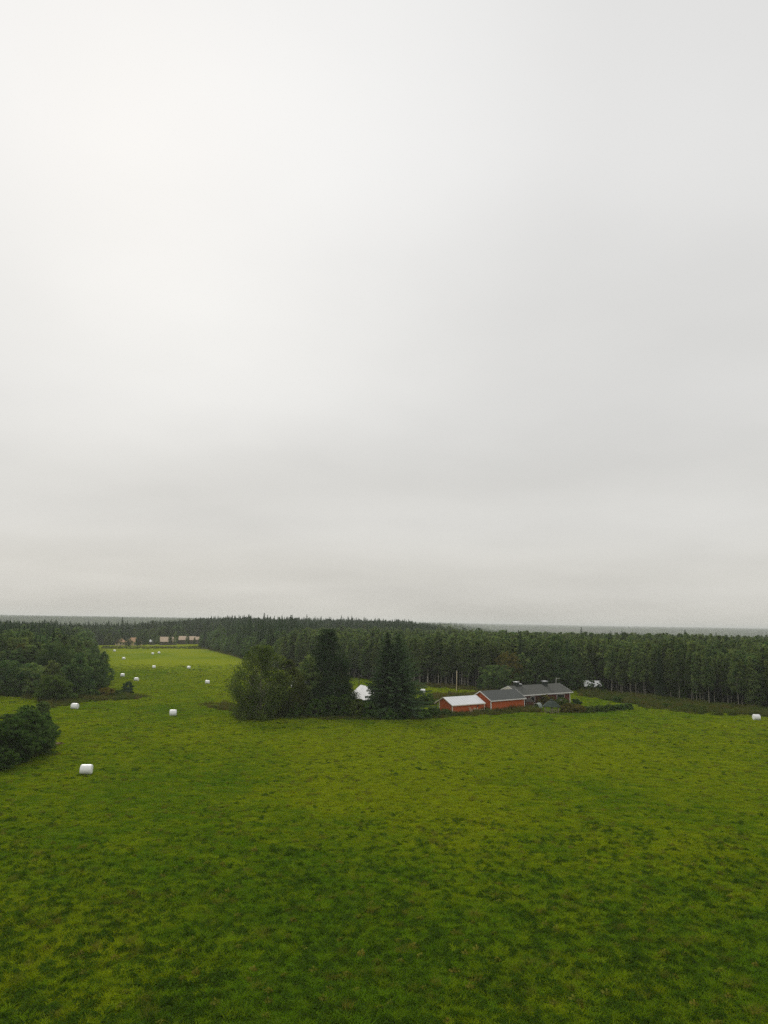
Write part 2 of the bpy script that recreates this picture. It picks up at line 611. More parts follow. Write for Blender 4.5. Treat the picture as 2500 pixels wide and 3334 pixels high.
SHAPES = {
    'round': lambda t: np.sqrt(np.clip(1 - ((t - .45) / .58) ** 2, 0.02, 1)),
    'bush': lambda t: np.sqrt(np.clip(1 - ((t - .30) / .72) ** 2, 0.02, 1)),
    'birch': lambda t: np.where(t < .25, .62 + t * 1.5, 1.0 - .82 * (np.clip(t - .25, 0, 1) / .75) ** 1.5),
    'weep': lambda t: np.where(t < .12, .90 + t * .8, 1.0 - .80 * (np.clip(t - .12, 0, 1) / .88) ** 2.3),
    'cone': lambda t: 1.0 - .84 * t ** 1.1,
    'tall': lambda t: np.sin(np.clip(.18 + t * .86, 0, 1) * math.pi) ** .6,
}


def crown_tree(rng, H, Rad, t0, ncl, nlf, leaf, shape='round', lob=.3, droop=0.0, trunk_r=.16, limbs=.3, up=.45, lean=.0, bark_k=6, cs=1.0):
    """a leafy crown of clumps on a trunk with limbs; returns (trunk MB, crown MB)"""
    f = SHAPES[shape]
    t = rng.random(ncl * 3)
    keep = rng.random(ncl * 3) < (f(t) + .12) / 1.15
    t = t[keep][:ncl]
    n = len(t)
    ang = rng.random(n) * 2 * math.pi
    ph = rng.random(4) * 6.28
    lobe = 1 + lob * (.5 * np.sin(2 * ang + ph[0] + 3 * t) + .35 * np.sin(3 * ang + ph[1] - 7 * t) + .35 * np.sin(9 * t + ph[2] + ang))
    rad = f(t) * Rad * lobe * (.38 + .62 * np.sqrt(rng.random(n)))
    zc = (t0 + (1 - t0) * t) * H
    lx = lean * (zc / H) ** 1.5
    Cc = np.stack([np.cos(ang) * rad + lx, np.sin(ang) * rad, zc], 1)
    cr = .075 * (H + 3 * Rad) / 1.6 * cs * rng.uniform(.55, 1.15, n) * (.55 + .45 * f(t))
    Cc[:, 2] = np.minimum(Cc[:, 2], H - cr * .5)
    Cc[:, 2] = np.maximum(Cc[:, 2], cr * .45 + .02 * H)
    ctone = np.clip(rng.normal(.46, .28, n), 0, 1)
    k = np.repeat(np.arange(n), nlf)
    d = unit(rng.normal(size=(len(k), 3)))
    d[:, 2] = np.where(rng.random(len(k)) < up, np.abs(d[:, 2]), d[:, 2])
    rr = rng.random(len(k)) ** .45
    pos = Cc[k] + d * (cr[k] * rr)[:, None] * np.array([1, 1, .72])
    if droop:
        pos[:, 2] -= droop * cr[k] * rng.random(len(k)) ** 1.5
    pos[:, 2] = np.maximum(pos[:, 2], .05)
    outw = np.stack([np.cos(ang), np.sin(ang), np.zeros(n)], 1)[k]
    N = unit(d * .55 + outw * .35 + np.array([0, 0, up]) + rng.normal(size=(len(k), 3)) * .5)
    crown = MB()
    T = None
    if droop:
        T = np.stack([rng.normal(size=len(k)) * .35, rng.normal(size=len(k)) * .35, -np.ones(len(k))], 1)
    cards(crown, pos, N, leaf * rng.uniform(.6, 1.35, len(k)), rng, .6, np.clip(ctone[k] + rng.normal(size=len(k)) * .10, 0, 1), T)
    trunk = MB()
    zz = np.linspace(0, 1, 8)
    wob = rng.normal(size=2) * .012 * H
    tp = np.stack([np.sin(zz * 3 + ph[3]) * wob[0] - math.sin(ph[3]) * wob[0] + lean * zz ** 1.5, np.sin(zz * 2.3) * wob[1], zz * H * .93 - .15], 1)
    trunk.tube(tp, trunk_r * (1.05 - zz * .98) + .012, bark_k)
    for q in np.nonzero(rng.random(n) < limbs)[0]:
        c = Cc[q]
        zb = max(c[2] - abs(rad[q]) * rng.uniform(.4, .9), t0 * H * .6, .12)
        zt = zb / (H * .93)
        base = np.array([np.interp(zt, zz, tp[:, 0]), np.interp(zt, zz, tp[:, 1]), zb])
        mid = base * .5 + c * .5 + np.array([0, 0, .06 * H * rng.random()])
        r0 = trunk_r * (1.0 - zt) * .42 + .012
        trunk.tube([base, mid, c], [r0, r0 * .6, .010], 4)
    return trunk, crown


def spruce_tree(rng, H, Rad, step=.42, nb=8, seg=.34, spray=.5, base=.06, trunk_r=.17, ragged=.25, hang=.5):
    """whorls of drooping branches clothed in needle sprays"""
    trunk, crown = MB(), MB()
    zz = np.linspace(0, 1, 6)
    trunk.tube(np.stack([np.zeros(6), np.zeros(6), zz * H * .985 - .15], 1), trunk_r * (1.03 - zz) + .01, 6)
    C, N, T, S, TN = [], [], [], [], []
    z = base * H
    while z < H - .25:
        fr = 1 - z / H
        L0 = Rad * (fr ** .82) * (1 - .25 * max(0, .12 - z / H) / .12) + .12
        n = max(4, int(nb * (.55 + .6 * fr)))
        off = rng.random() * 6.28
        for b in range(n):
            an = off + b * 6.283 / n + rng.normal() * .22
            L = L0 * rng.uniform(1 - ragged * 1.6, 1 + ragged)
            m = max(2, int(L / seg))
            s = (np.arange(m) + .6) / m
            drop = -.16 * L * s - .30 * L * s ** 2 * (fr ** .6) + .22 * L * s ** 3.2
            rise = .28 * L * s * (1 - fr) ** 1.2 * 2
            rr = L * s
            ca, sa = math.cos(an), math.sin(an)
            base_z = z + rng.normal() * .12
            p = np.stack([rr * ca, rr * sa, base_z + drop + rise], 1)
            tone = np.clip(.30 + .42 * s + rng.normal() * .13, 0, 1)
            for side in (-1, 1, 0):
                q = p.copy()
                wdt = spray * (.30 + .70 * fr ** .7) * (.5 + .5 * (1 - s)) * rng.uniform(.7, 1.25, m)
                if side:
                    q[:, 0] += -sa * side * wdt * .45
                    q[:, 1] += ca * side * wdt * .45
                    q[:, 2] -= wdt * hang * .5 * rng.random(m)
                    nn = unit(np.stack([-sa * side * .55 + 0 * s, ca * side * .55 + 0 * s, .9 + 0 * s], 1) + rng.normal(size=(m, 3)) * .22)
                    tt = np.stack([ca * .7 - sa * side * .7 + 0 * s, sa * .7 + ca * side * .7 + 0 * s, -.35 - .5 * hang * rng.random(m)], 1)
                else:
                    q[:, 2] -= wdt * hang * .55
                    nn = unit(np.stack([-sa + 0 * s, ca + 0 * s, .25 + 0 * s], 1) + rng.normal(size=(m, 3)) * .25)
                    tt = np.stack([ca * .5 + 0 * s, sa * .5 + 0 * s, -.75 + 0 * s], 1)
                C.append(q); N.append(nn); T.append(tt); S.append(wdt * 1.25); TN.append(tone)
            if L > 1.1 and rng.random() < .5:
                trunk.tube([(0, 0, base_z), tuple(p[m // 2]), tuple(p[-1])], [.035, .022, .008], 3)
        z += step * (.55 + .65 * fr) * rng.uniform(.85, 1.15)
    C.append(np.array([[0, 0, H - .2], [0, 0, H - .45], [0.03, 0, H - .1]]))
    N.append(np.array([[1., 0, 0], [0, 1., 0], [.7, .7, 0]]))
    T.append(np.array([[0, 0, 1.]] * 3)); S.append(np.array([.6, .6, .5])); TN.append(np.array([.5] * 3))
    cards(crown, np.concatenate(C), unit(np.concatenate(N)), np.concatenate(S), rng, .42, np.concatenate(TN), np.concatenate(T))
    return trunk, crown


class Proto:
    def __init__(self, name, trunk, crown, bark, leaf, H):
        self.name, self.H = name, H
        self.tm = trunk.mesh('trunk', M[bark], smooth=True) if trunk else None
        self.cm = crown.mesh('crown', M[leaf], tone=True)
        self.uses = []

    def place(self, loc, scale, rz, name=None, sxy=None):
        r = empty(name or self.name, loc, rz)
        r.scale = (sxy or scale, sxy or scale, scale)
        t = obj('trunk', self.tm, r) if self.tm else None
        c = obj('crown', self.cm, r)
        self.uses.append((t, c))
        return r


rng = np.random.default_rng(7)
P_birch = [Proto('birch_tree', *crown_tree(rng, 16, rng.uniform(1.8, 2.4), rng.uniform(.20, .36), 210, 26, .40, 'birch', .32, .45, .085, .12, .75), 'birch_bark', 'birch_leaf', 16) for _ in range(7)]
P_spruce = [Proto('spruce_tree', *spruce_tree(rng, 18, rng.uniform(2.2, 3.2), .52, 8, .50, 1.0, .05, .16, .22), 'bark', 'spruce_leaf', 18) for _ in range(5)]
P_broad = [Proto('broadleaf_tree', *crown_tree(rng, 13, rng.uniform(2.8, 3.8), rng.uniform(.04, .12), 250, 26, .42, rng.choice(['round', 'tall', 'birch']), .34, .3, .17, .2, .8), 'bark', 'broad_leaf', 13) for _ in range(7)]
P_pine = [Proto('pine_tree', *crown_tree(rng, 16, rng.uniform(2.4, 3.0),   .25, 170, 26, .40, 'round', .4, 0, .17, .3, .6), 'bark', 'pine_leaf', 16) for _ in range(2)]


# ------------------------------------------------------------------ scattering: one object of uncountable stuff on a cloud of points
def scatter(name, pts, rot, scl, kind, label, cat, standing=(), tufts=(), extra=None):
    """standing: (object already in the scene, variety); tufts: (MB, material, variety) whose geometry lives in this object's own mesh"""
    n0 = len(pts)
    V, F, T, VAR, MI, PT = [np.asarray(pts, float)], [], [np.zeros(n0)], [np.asarray(kind)], [], [np.zeros(n0)]
    base = n0
    me = bpy.data.meshes.new(name)
    mats = []
    for mb, mat, k in tufts:
        v = np.concatenate(mb.V)
        V.append(v)
        T.append(np.concatenate(mb.T))
        VAR.append(np.full(len(v), k))
        PT.append(np.ones(len(v)))
        if mat not in mats:
            mats.append(mat)
        for f in mb.F:
            F.append(f + base)
            MI.append(np.full(len(f), mats.index(mat)))
        base += len(v)
    V = np.concatenate(V)
    me.vertices.add(len(V))
    me.vertices.foreach_set('co', V.astype(np.float32).ravel())
    if F:
        sizes = np.concatenate([np.full(len(f), f.shape[1]) for f in F])
        loops = np.concatenate([f.ravel() for f in F])
        me.loops.add(len(loops))
        me.loops.foreach_set('vertex_index', loops.astype(np.int32))
        me.polygons.add(len(sizes))
        me.polygons.foreach_set('loop_start', np.concatenate([[0], np.cumsum(sizes)[:-1]]).astype(np.int32))
        me.polygons.foreach_set('material_index', np.concatenate(MI).astype(np.int32))
        me.polygons.foreach_set('use_smooth', np.zeros(len(sizes), bool))
        me.update(calc_edges=True)
    for m_ in mats:
        me.materials.append(m_)

    def put(nm, typ, arr, key):
        arr = np.asarray(arr, np.int32 if typ == 'INT' else np.float32)
        if len(arr) == n0 and base > n0:
            arr = np.concatenate([arr, np.zeros((base - n0,) + arr.shape[1:], arr.dtype)])
        at = me.attributes.new(nm, typ, 'POINT')
        at.data.foreach_set(key, arr.ravel())
    put('rot', 'FLOAT_VECTOR', rot, 'vector')
    put('scl', 'FLOAT_VECTOR', scl, 'vector')
    put('variety', 'INT', np.concatenate(VAR), 'value')
    put('is_tuft', 'FLOAT', np.concatenate(PT), 'value')
    put('tone', 'FLOAT', np.concatenate(T), 'value')
    for nm, arr in (extra or {}).items():
        put(nm, 'FLOAT', arr, 'value')
    o = obj(name, me)
    ng = bpy.data.node_groups.new(name, 'GeometryNodeTree')
    ng.interface.new_socket('Geometry', in_out='INPUT', socket_type='NodeSocketGeometry')
    ng.interface.new_socket('Geometry', in_out='OUTPUT', socket_type='NodeSocketGeometry')
    gi, go = ng.nodes.new('NodeGroupInput'), ng.nodes.new('NodeGroupOutput')
    jn = ng.nodes.new('GeometryNodeJoinGeometry')

    def named(n_, dt):
        q = ng.nodes.new('GeometryNodeInputNamedAttribute')
        q.data_type = dt
        q.inputs['Name'].default_value = n_
        return q.outputs['Attribute']
    nr, ns, nk, nt_ = named('rot', 'FLOAT_VECTOR'), named('scl', 'FLOAT_VECTOR'), named('variety', 'INT'), named('is_tuft', 'FLOAT')
    er = ng.nodes.new('FunctionNodeEulerToRotation')
    ng.links.new(nr, er.inputs[0])
    s1 = ng.nodes.new('GeometryNodeSeparateGeometry')
    s1.domain = 'POINT'
    ng.links.new(gi.outputs[0], s1.inputs[0])
    ng.links.new(nt_, s1.inputs[1])

    def equals(k):
        cp = ng.nodes.new('FunctionNodeCompare')
        cp.data_type = 'INT'
        cp.operation = 'EQUAL'
        ng.links.new(nk, cp.inputs[2])
        cp.inputs[3].default_value = k
        return cp.outputs[0]
    srcs = []
    for so, k in standing:
        oi = ng.nodes.new('GeometryNodeObjectInfo')
        oi.transform_space = 'ORIGINAL'
        oi.inputs['Object'].default_value = so
        oi.inputs['As Instance'].default_value = True
        srcs.append((oi.outputs['Geometry'], k))
    for _, _, k in tufts:
        sp = ng.nodes.new('GeometryNodeSeparateGeometry')
        sp.domain = 'POINT'
        ng.links.new(s1.outputs[0], sp.inputs[0])
        ng.links.new(equals(k), sp.inputs[1])
        srcs.append((sp.outputs[0], k))
    for so, k in srcs:
        ip = ng.nodes.new('GeometryNodeInstanceOnPoints')
        ng.links.new(s1.outputs[1], ip.inputs['Points'])
        ng.links.new(equals(k), ip.inputs['Selection'])
        ng.links.new(so, ip.inputs['Instance'])
        ng.links.new(er.outputs[0], ip.inputs['Rotation'])
        ng.links.new(ns, ip.inputs['Scale'])
        ng.links.new(ip.outputs[0], jn.inputs[0])
    ng.links.new(jn.outputs[0], go.inputs[0])
    md = o.modifiers.new('scatter', 'NODES')
    md.node_group = ng
    tag(o, label, cat, kind='stuff')
    return o


def euler(n, tilt=.12):
    return np.stack([rng.normal(size=n) * tilt, rng.normal(size=n) * tilt, rng.random(n) * 6.283], 1)


# ------------------------------------------------------------------ buildings
def gable_house(name, label, cat, o, th, L, W, hE, hR, ov=.35, ovs=.35, wall='red_wall', roof='shingle', trim='white_trim', wall_y1=None, gable_mat=None, corners=((0, 0), (1, 0)), wall_x1=None, thick=.12):
    """local frame: origin at the near left roof corner, x along the eave, y towards the far eave"""
    z0 = h1(*o)
    root = empty(name, (o[0], o[1], z0), th)
    tag(root, label, cat)
    sl = (hR - hE) / (W / 2)
    under = lambda y: hE + sl * min(y, W - y) - .04
    x0, x1, y0, y1 = ov, (wall_x1 if wall_x1 else L - ov), ovs, (wall_y1 if wall_y1 else W - ovs)
    prof = [(y0, -.4), (y1, -.4), (y1, under(y1))] + ([(W / 2, under(W / 2))] if y1 > W / 2 else []) + [(y0, under(y0))]
    k = len(prof)
    V = [(x, y, z) for x in (x0, x1) for y, z in prof]
    mb = MB()
    mb.add(V, [(i_, (i_ + 1) % k, k + (i_ + 1) % k, k + i_) for i_ in range(k)])
    mb.F.append(np.array([list(range(k))[::-1]]))
    mb.F.append(np.array([list(range(k, 2 * k))]))
    mb.build('wall', M[wall], root)
    rb = MB()
    c = thick
    for s in (0, 1):
        ye, yr = (0, W / 2) if s == 0 else (W, W / 2)
        V = [(0, ye, hE), (L, ye, hE), (L, yr, hR), (0, yr, hR)]
        V += [(x, y, z + c) for x, y, z in V]
        rb.add(V, [(0, 3, 2, 1), (4, 5, 6, 7), (0, 1, 5, 4), (1, 2, 6, 5), (2, 3, 7, 6), (3, 0, 4, 7)])
    ro = rb.build('roof', M[roof], root)
    if trim:
        for ye, yo in ((0, -.03), (W, .03)):
            MB().box((-.02, min(ye, ye + yo), hE - .10), (L + .02, max(ye, ye + yo), hE + c + .015)).build('eave_board', M[trim], ro)
        for xe in (-.035, L + .005):
            for ye in (0, W):
                MB().add([(xe, ye, hE - .10), (xe + .03, ye, hE - .10), (xe + .03, W / 2, hR - .10), (xe, W / 2, hR - .10),
                          (xe, ye, hE + c + .02), (xe + .03, ye, hE + c + .02), (xe + .03, W / 2, hR + c + .02), (xe, W / 2, hR + c + .02)],
                         [(0, 3, 2, 1), (4, 5, 6, 7), (0, 1, 5, 4), (1, 2, 6, 5), (2, 3, 7, 6), (3, 0, 4, 7)]).build('barge_board', M[trim], ro)
        for cx, cy in corners:
            bx, by = (x0, x1)[cx], (y0, y1)[cy]
            MB().box((bx - .09, by - .09, -.3), (bx + .09, by + .09, under(by) - .05)).build('corner_board', M[trim], root)
    return root, under, (x0, x1, y0, y1)


def window(root, x0, x1, z0, z1, y, trim='white_trim', w=.11, out=-1, mull=False):
    pane = MB().box((x0, min(y, y + .012 * out), z0), (x1, max(y, y + .012 * out), z1)).build('window', M['glass'], root)
    ya, yb = sorted((y + .002 * out, y + .05 * out))
    fr = MB()
    for lo, hi in (((x0 - w, ya, z1), (x1 + w, yb, z1 + w)), ((x0 - w, ya, z0 - w), (x1 + w, yb, z0)), ((x0 - w, ya, z0), (x0, yb, z1)), ((x1, ya, z0), (x1 + w, yb, z1))):
        fr.box(lo, hi)
    if mull:
        fr.box(((x0 + x1) / 2 - .03, ya, z0), ((x0 + x1) / 2 + .03, yb, z1))
    fr.build('frame', M[trim], pane)
    return pane


TH = .66
g_root, g_un, g_w = gable_house('garage', 'red wooden garage with a grey shingled gable roof between the white-roofed shed and the farmhouse', 'garage', (25.40, 174.31), .676, 12.31, 7.08, 2.42, 4.36, .35, .40, roof='shingle', corners=((0, 0), (1, 0), (0, 1)))
s_root, s_un, s_w = gable_house('woodshed', 'low red shed with a white metal roof built against the end of the grey-roofed garage', 'shed', (15.85, 168.08), .646, 10.37, 6.16, 1.98, 3.52, .30, .32, roof='white_metal', trim='trim', wall_y1=4.55, corners=((0, 0), (0, 1), (1, 0)), wall_x1=10.25, thick=.07)
MB().box((.28, 5.55, -.3), (.42, 5.69, 2.12)).build('post', M['grey_wood'], s_root)
MB().box((5.2, 5.55, -.3), (5.34, 5.69, 2.12)).build('post', M['grey_wood'], s_root)
MB().box((7.9, .235, 1.25), (8.35, .318, 1.62)).build('hatch', M['dark_red'], s_root)
for k_ in range(1, 13):
    xs = k_ * .8
    MB().add([(xs, .01, 1.98 + .072), (xs + .035, .01, 1.98 + .072), (xs + .035, 3.05, 3.505 + .072), (xs, 3.05, 3.505 + .072),
              (xs, .01, 2.0 + .085), (xs + .035, .01, 2.0 + .085), (xs + .035, 3.05, 3.525 + .085), (xs, 3.05, 3.525 + .085)],
             [(4, 5, 6, 7), (0, 1, 5, 4), (1, 2, 6, 5), (2, 3, 7, 6), (3, 0, 4, 7)]).build('roof_seam', M['white_metal'], s_root)

h_root, h_un, h_w = gable_house('farmhouse', 'dark red farmhouse with a long grey shingled roof and two black chimneys', 'house', (34.35, 184.41), .648, 19.49, 9.12, 2.82, 4.75, .70, .60, wall='dark_red', roof='moss_shingle', corners=((1, 0), (0, 0)))
window(h_root, 3.80, 5.32, 1.22, 2.33, .60)
window(h_root, 13.78, 16.54, 1.10, 2.36, .60)
window(h_root, 8.2, 9.9, 1.22, 2.33, .60)
# pale boarded gable end
MB().add([(.05, 1.0, 3.12), (.05, 8.1, 3.12), (.05, 4.56, 4.62), (.09, 1.0, 3.12), (.09, 8.1, 3.12), (.09, 4.56, 4.62)], [(0, 1, 4, 3), (1, 2, 5, 4), (2, 0, 3, 5)]).add([(.045, 1.0, 3.12), (.045, 4.56, 4.62), (.045, 8.1, 3.12)], [(0, 1, 2)]).build('gable_panel', M['trim'], h_root)


def chimney(root, x, y, z0, z1, w, cap):
    c = MB().box((x - w / 2, y - w / 2, z0), (x + w / 2, y + w / 2, z1)).build('chimney', M['black_metal'], root)
    MB().box((x - w * .34, y - w * .34, z1), (x + w * .34, y + w * .34, z1 + .10)).build('flue', M['black_metal'], c)
    q = w * .62
    MB().add([(x - q, y - q, z1 + .10), (x + q, y - q, z1 + .10), (x + q, y + q, z1 + .10), (x - q, y + q, z1 + .10),
              (x - q, y - q, z1 + .14), (x + q, y - q, z1 + .14), (x + q, y + q, z1 + .14), (x - q, y + q, z1 + .14), (x, y, z1 + .24)],
             [(0, 3, 2, 1), (0, 1, 5, 4), (1, 2, 6, 5), (2, 3, 7, 6), (3, 0, 4, 7)]).add(
        [(x - q, y - q, z1 + .14), (x + q, y - q, z1 + .14), (x + q, y + q, z1 + .14), (x - q, y + q, z1 + .14), (x, y, z1 + .24)],
        [(0, 1, 4), (1, 2, 4), (2, 3, 4), (3, 0, 4)]).build('cap', M[cap], c)
    b = w / 2 + .14
    MB().box((x - b, y - b, z0), (x + b, y + b, z0 + .55)).build('flashing', M['black_metal'], c)
    return c


chimney(h_root, 2.95, 4.5, 4.05, 5.62, 1.05, 'white_metal')
chimney(h_root, 4.25, 4.4, 4.05, 5.05, .62, 'white_metal')
chimney(h_root, 13.1, 4.0, 3.95, 5.50, 1.05, 'white_metal')
am = MB().bar((18.75, 5.0, 4.4), (18.85, 5.0, 6.10), .07).build('antenna_mast', M['white_trim'], h_root)
MB().bar((18.82, 5.0, 6.05), (20.25, 5.0, 6.05), .06).build('antenna_arm', M['white_trim'], am)

# planks leaning on the shed wall
for k_, (x_, lean, ln, dz) in enumerate([(5.45, -.25, 1.35, 0), (5.78, -.20, 1.30, 0), (6.1, .05, .9, 0), (6.75, .02, 1.1, 0), (7.05, .05, 1.15, 0), (7.4, -.05, 1.05, 0), (7.62, .30, 1.2, 0)]):
    base = Vector((x_, -.42, -.02))
    mw = Matrix.Translation((15.85, 168.08, h1(15.85, 168.08))) @ Matrix.Rotation(.646, 4, 'Z')
    e = empty('plank', mw @ base, .646)
    tag(e, 'pale wooden plank leaning upright on the front wall of the low red shed', 'plank', 'pale planks leaning on the shed')
    MB().bar((0, 0, 0), (lean, .66, ln + .1), .15, .035).build('board', M['pale_wood'], e)
b_ = Vector((8.5, -.3, 0))
e = empty('board_stack', mw @ b_, .646)
tag(e, 'low stack of pale boards beside the leaning planks at the shed wall', 'board stack')
for k_ in range(4):
    MB().box((-.75 + .1 * k_, -.15, .62 + .05 * k_), (.75 - .12 * k_, .15, .662 + .05 * k_)).build('board', M['pale_wood'], e)
for sx in (-.5, .4):
    MB().box((sx, -.12, -.1), (sx + .1, .12, .618)).build('trestle', M['old_wood'], e)


def gazebo(name, label, cx, cy, r, hw, ht, roofm, n=6, rot=.2, rails=True, cup=True):
    root = empty(name, (cx, cy, h1(cx, cy)), rot)
    tag(root, label, 'gazebo')
    pts = [(r * math.cos(k * 2 * math.pi / n), r * math.sin(k * 2 * math.pi / n)) for k in range(n)]
    for x, y in pts:
        MB().bar((x, y, -.2), (x, y, hw), .13).build('post', M['old_wood'], root)
    rr = r * 1.28
    rb = MB()
    e_ = [(rr * math.cos(k * 2 * math.pi / n), rr * math.sin(k * 2 * math.pi / n)) for k in range(n)]
    V = [(x, y, hw - .22) for x, y in e_] + [(x * .46, y * .46, hw + (ht - hw) * .62) for x, y in e_] + [(0, 0, ht)] + [(x, y, hw - .30) for x, y in e_] + [(0, 0, ht - .25)]
    F4 = [(k, (k + 1) % n, n + (k + 1) % n, n + k) for k in range(n)] + [(k, 2 * n + 1 + k, 2 * n + 1 + (k + 1) % n, (k + 1) % n) for k in range(n)]
    rb.add(V, F4)
    rb.F.append(np.array([(n + k, n + (k + 1) % n, 2 * n) for k in range(n)]))
    rb.F.append(np.array([(2 * n + 1 + (k + 1) % n, 2 * n + 1 + k, 3 * n + 1) for k in range(n)]))
    ro = rb.build('roof', M[roofm], root)
    if cup:
        q = [(.42 * math.cos(k * 2 * math.pi / n), .42 * math.sin(k * 2 * math.pi / n)) for k in range(n)]
        cb = MB().add([(x, y, ht - .10) for x, y in q] + [(x, y, ht - .03) for x, y in q] + [(0, 0, ht + .20)], [(k, (k + 1) % n, n + (k + 1) % n, n + k) for k in range(n)])
        cb.F.append(np.array([(n + k, n + (k + 1) % n, 2 * n) for k in range(n)]))
        cb.build('roof_cap', M[roofm], ro)
    for k in range(n):
        a_, b2 = pts[k], pts[(k + 1) % n]
        MB().bar((*a_, hw - .12), (*b2, hw - .12), .10).build('beam', M['old_wood'], root)
        if rails and k != 1:
            for z in (.12, .92):
                MB().bar((*a_, z), (*b2, z), .09, .06).build('rail', M['old_wood'], root)
            MB().bar((*a_, .14), (*b2, .90), .08).build('brace', M['old_wood'], root)
            MB().bar((a_[0] * 1.02, a_[1] * 1.02, .90), (b2[0] * 1.02, b2[1] * 1.02, .14), .08).build('brace', M['old_wood'], root)
    return root


gz = G(1796, 2321)
gazebo('garden_gazebo', 'dark hexagonal gazebo with crossed rails standing at the edge of the meadow before the farmhouse', gz[0], gz[1], 1.75, 1.75, 2.95, 'green_felt', rot=.35)
g2 = G(1722, 2304)
gazebo('garden_canopy', 'open brown-roofed garden canopy between the garage corner and the farmhouse window', g2[0], g2[1], 1.15, 1.75, 2.45, 'brown_felt', n=4, rot=.9, rails=False, cup=False)

# little hoop greenhouse
gh = G(1751, 2308)
root = empty('hoop_greenhouse', (gh[0], gh[1], h1(gh[0], gh[1])), .95)
root.scale = (.55, .62, .80)
tag(root, 'small hoop greenhouse with pale torn film between the two garden canopies', 'greenhouse')
hm = MB()
ns, nr_ = 10, 7
V = []
for i_ in range(nr_):
    for k_ in range(ns + 1):
        an = math.pi * k_ / ns
        V.append((-1.7 + 3.4 * i_ / (nr_ - 1), 1.15 * math.cos(an) * (1 + .03 * math.sin(i_ * 2.3)), 1.72 * math.sin(an) ** .8 - .05 * (i_ % 2)))
hm.add(V, [(i_ * (ns + 1) + k_, i_ * (ns + 1) + k_ + 1, (i_ + 1) * (ns + 1) + k_ + 1, (i_ + 1) * (ns + 1) + k_) for i_ in range(nr_ - 1) for k_ in range(ns)])
hm.build('film', M['tarp'], root, smooth=True)
for i_ in (0, 3, 6):
    xx = -1.7 + 3.4 * i_ / 6
    MB().tube([(xx, 1.19 * math.cos(math.pi * k_ / 12), 1.76 * math.sin(math.pi * k_ / 12) ** .8) for k_ in range(13)], .035, 5).build('hoop', M['white_trim'], root)

# the barn behind the spruces
b_root, b_un, b_w = gable_house('barn', 'barn with a pale metal roof peeping out left of the tall twin spruces', 'barn', (-7.784, 178.396), -1.158, 9.93 + 2.5, 6.44, 2.74, 5.26, .3, .3, wall='grey_wood', roof='dull_metal', trim=None, thick=.07)
for k_ in range(1, 15):
    xs = k_ * .8
    MB().add([(xs, .01, 2.74 + .072), (xs + .035, .01, 2.74 + .072), (xs + .035, 3.2, 5.244 + .072), (xs, 3.2, 5.244 + .072),
              (xs, .01, 2.76 + .085), (xs + .035, .01, 2.76 + .085), (xs + .035, 3.2, 5.264 + .085), (xs, 3.2, 5.264 + .085)],
             [(4, 5, 6, 7), (0, 1, 5, 4), (1, 2, 6, 5), (2, 3, 7, 6), (3, 0, 4, 7)]).build('roof_seam', M['dull_metal'], b_root)
gable_house('lean_to', 'low white-roofed outbuilding just showing left of the pale barn roof', 'shed', (-15.5, 187.0), .12, 5.0, 5.0, 2.3, 3.3, .2, .2, wall='grey_wood', roof='white_metal', trim=None)
bq = G(975, 2266)
gable_house('machine_hall', 'white-roofed hall glimpsed through the leaves between the birch and the dark pine', 'shed', (bq[0] - 2.5, bq[1]), .1, 5.0, 6.0, 2.2, 3.7, .2, .2, wall='grey_wood', roof='white_metal', trim=None)
wq = G(1936, 2247)
gable_house('white_shelter', 'shed with a bright white roof tucked under the forest edge right of the farmhouse', 'shed', (wq[0] - 3.6, wq[1] - 1.6), -.10, 5.4, 6.4, 1.15, 2.75, .2, .3, wall='grey_wood', roof='film', trim=None)

# far farm at the end of the meadow
def hip_house(name, label, cx, cy, rz, L, W, hE, hR, hip):
    root = empty(name, (cx, cy, h1(cx, cy)), rz)
    tag(root, label, 'house')
    MB().box((-L / 2 + .5, -W / 2 + .5, -.4), (L / 2 - .5, W / 2 - .5, hE)).build('wall', M['ochre_wall'], root)
    V = [(-L / 2, -W / 2, hE - .1), (L / 2, -W / 2, hE - .1), (L / 2, W / 2, hE - .1), (-L / 2, W / 2, hE - .1), (-L / 2 + hip, 0, hR), (L / 2 - hip, 0, hR)]
    rb = MB().add(V, [(0, 1, 5, 4), (2, 3, 4, 5), (0, 3, 2, 1)])
    rb.F.append(np.array([(1, 2, 5), (3, 0, 4)]))
    ro = rb.build('roof', M['tile_brown'], root)
    MB().box((.2, -.4, hR - .5), (1.1, .4, hR + .5)).build('chimney', M['ochre_wall'], ro)
    for x_ in (-L * .28, L * .05, L * .3):
        window(root, x_ - .6, x_ + .6, 1.0, 2.1, -W / 2 + .5)
    return root


hip_house('far_house', 'ochre house with a hipped brown roof among trees at the far end of the meadow', -189.5, 574, .25, 12.5, 9.5, 3.0, 6.0, 3.6)
hip_house('far_annex', 'low ochre annex just left of the hipped-roof house across the meadow', -199.5, 572, .25, 8.0, 6.5, 2.7, 4.9, 2.4)
gable_house('far_barn', 'dark barn with a bright salmon roof, the largest of the far farm roofs', 'barn', (-171.0, 575), .16, 12.5, 10.0, 2.6, 6.2, .3, .3, wall='grey_wood', roof='salmon', trim=None)
gable_house('far_barn', 'dark barn with a salmon roof in the middle of the far farm row', 'barn', (-160.0, 588), .16, 13.0, 8.5, 3.4, 6.3, .3, .3, wall='grey_wood', roof='salmon', trim=None)
gable_house('far_barn', 'dark barn with a salmon roof standing alone at the open end of the far farm', 'barn', (-149.0, 590), .12, 9.0, 7.0, 3.4, 5.7, .3, .3, wall='grey_wood', roof='salmon', trim=None)
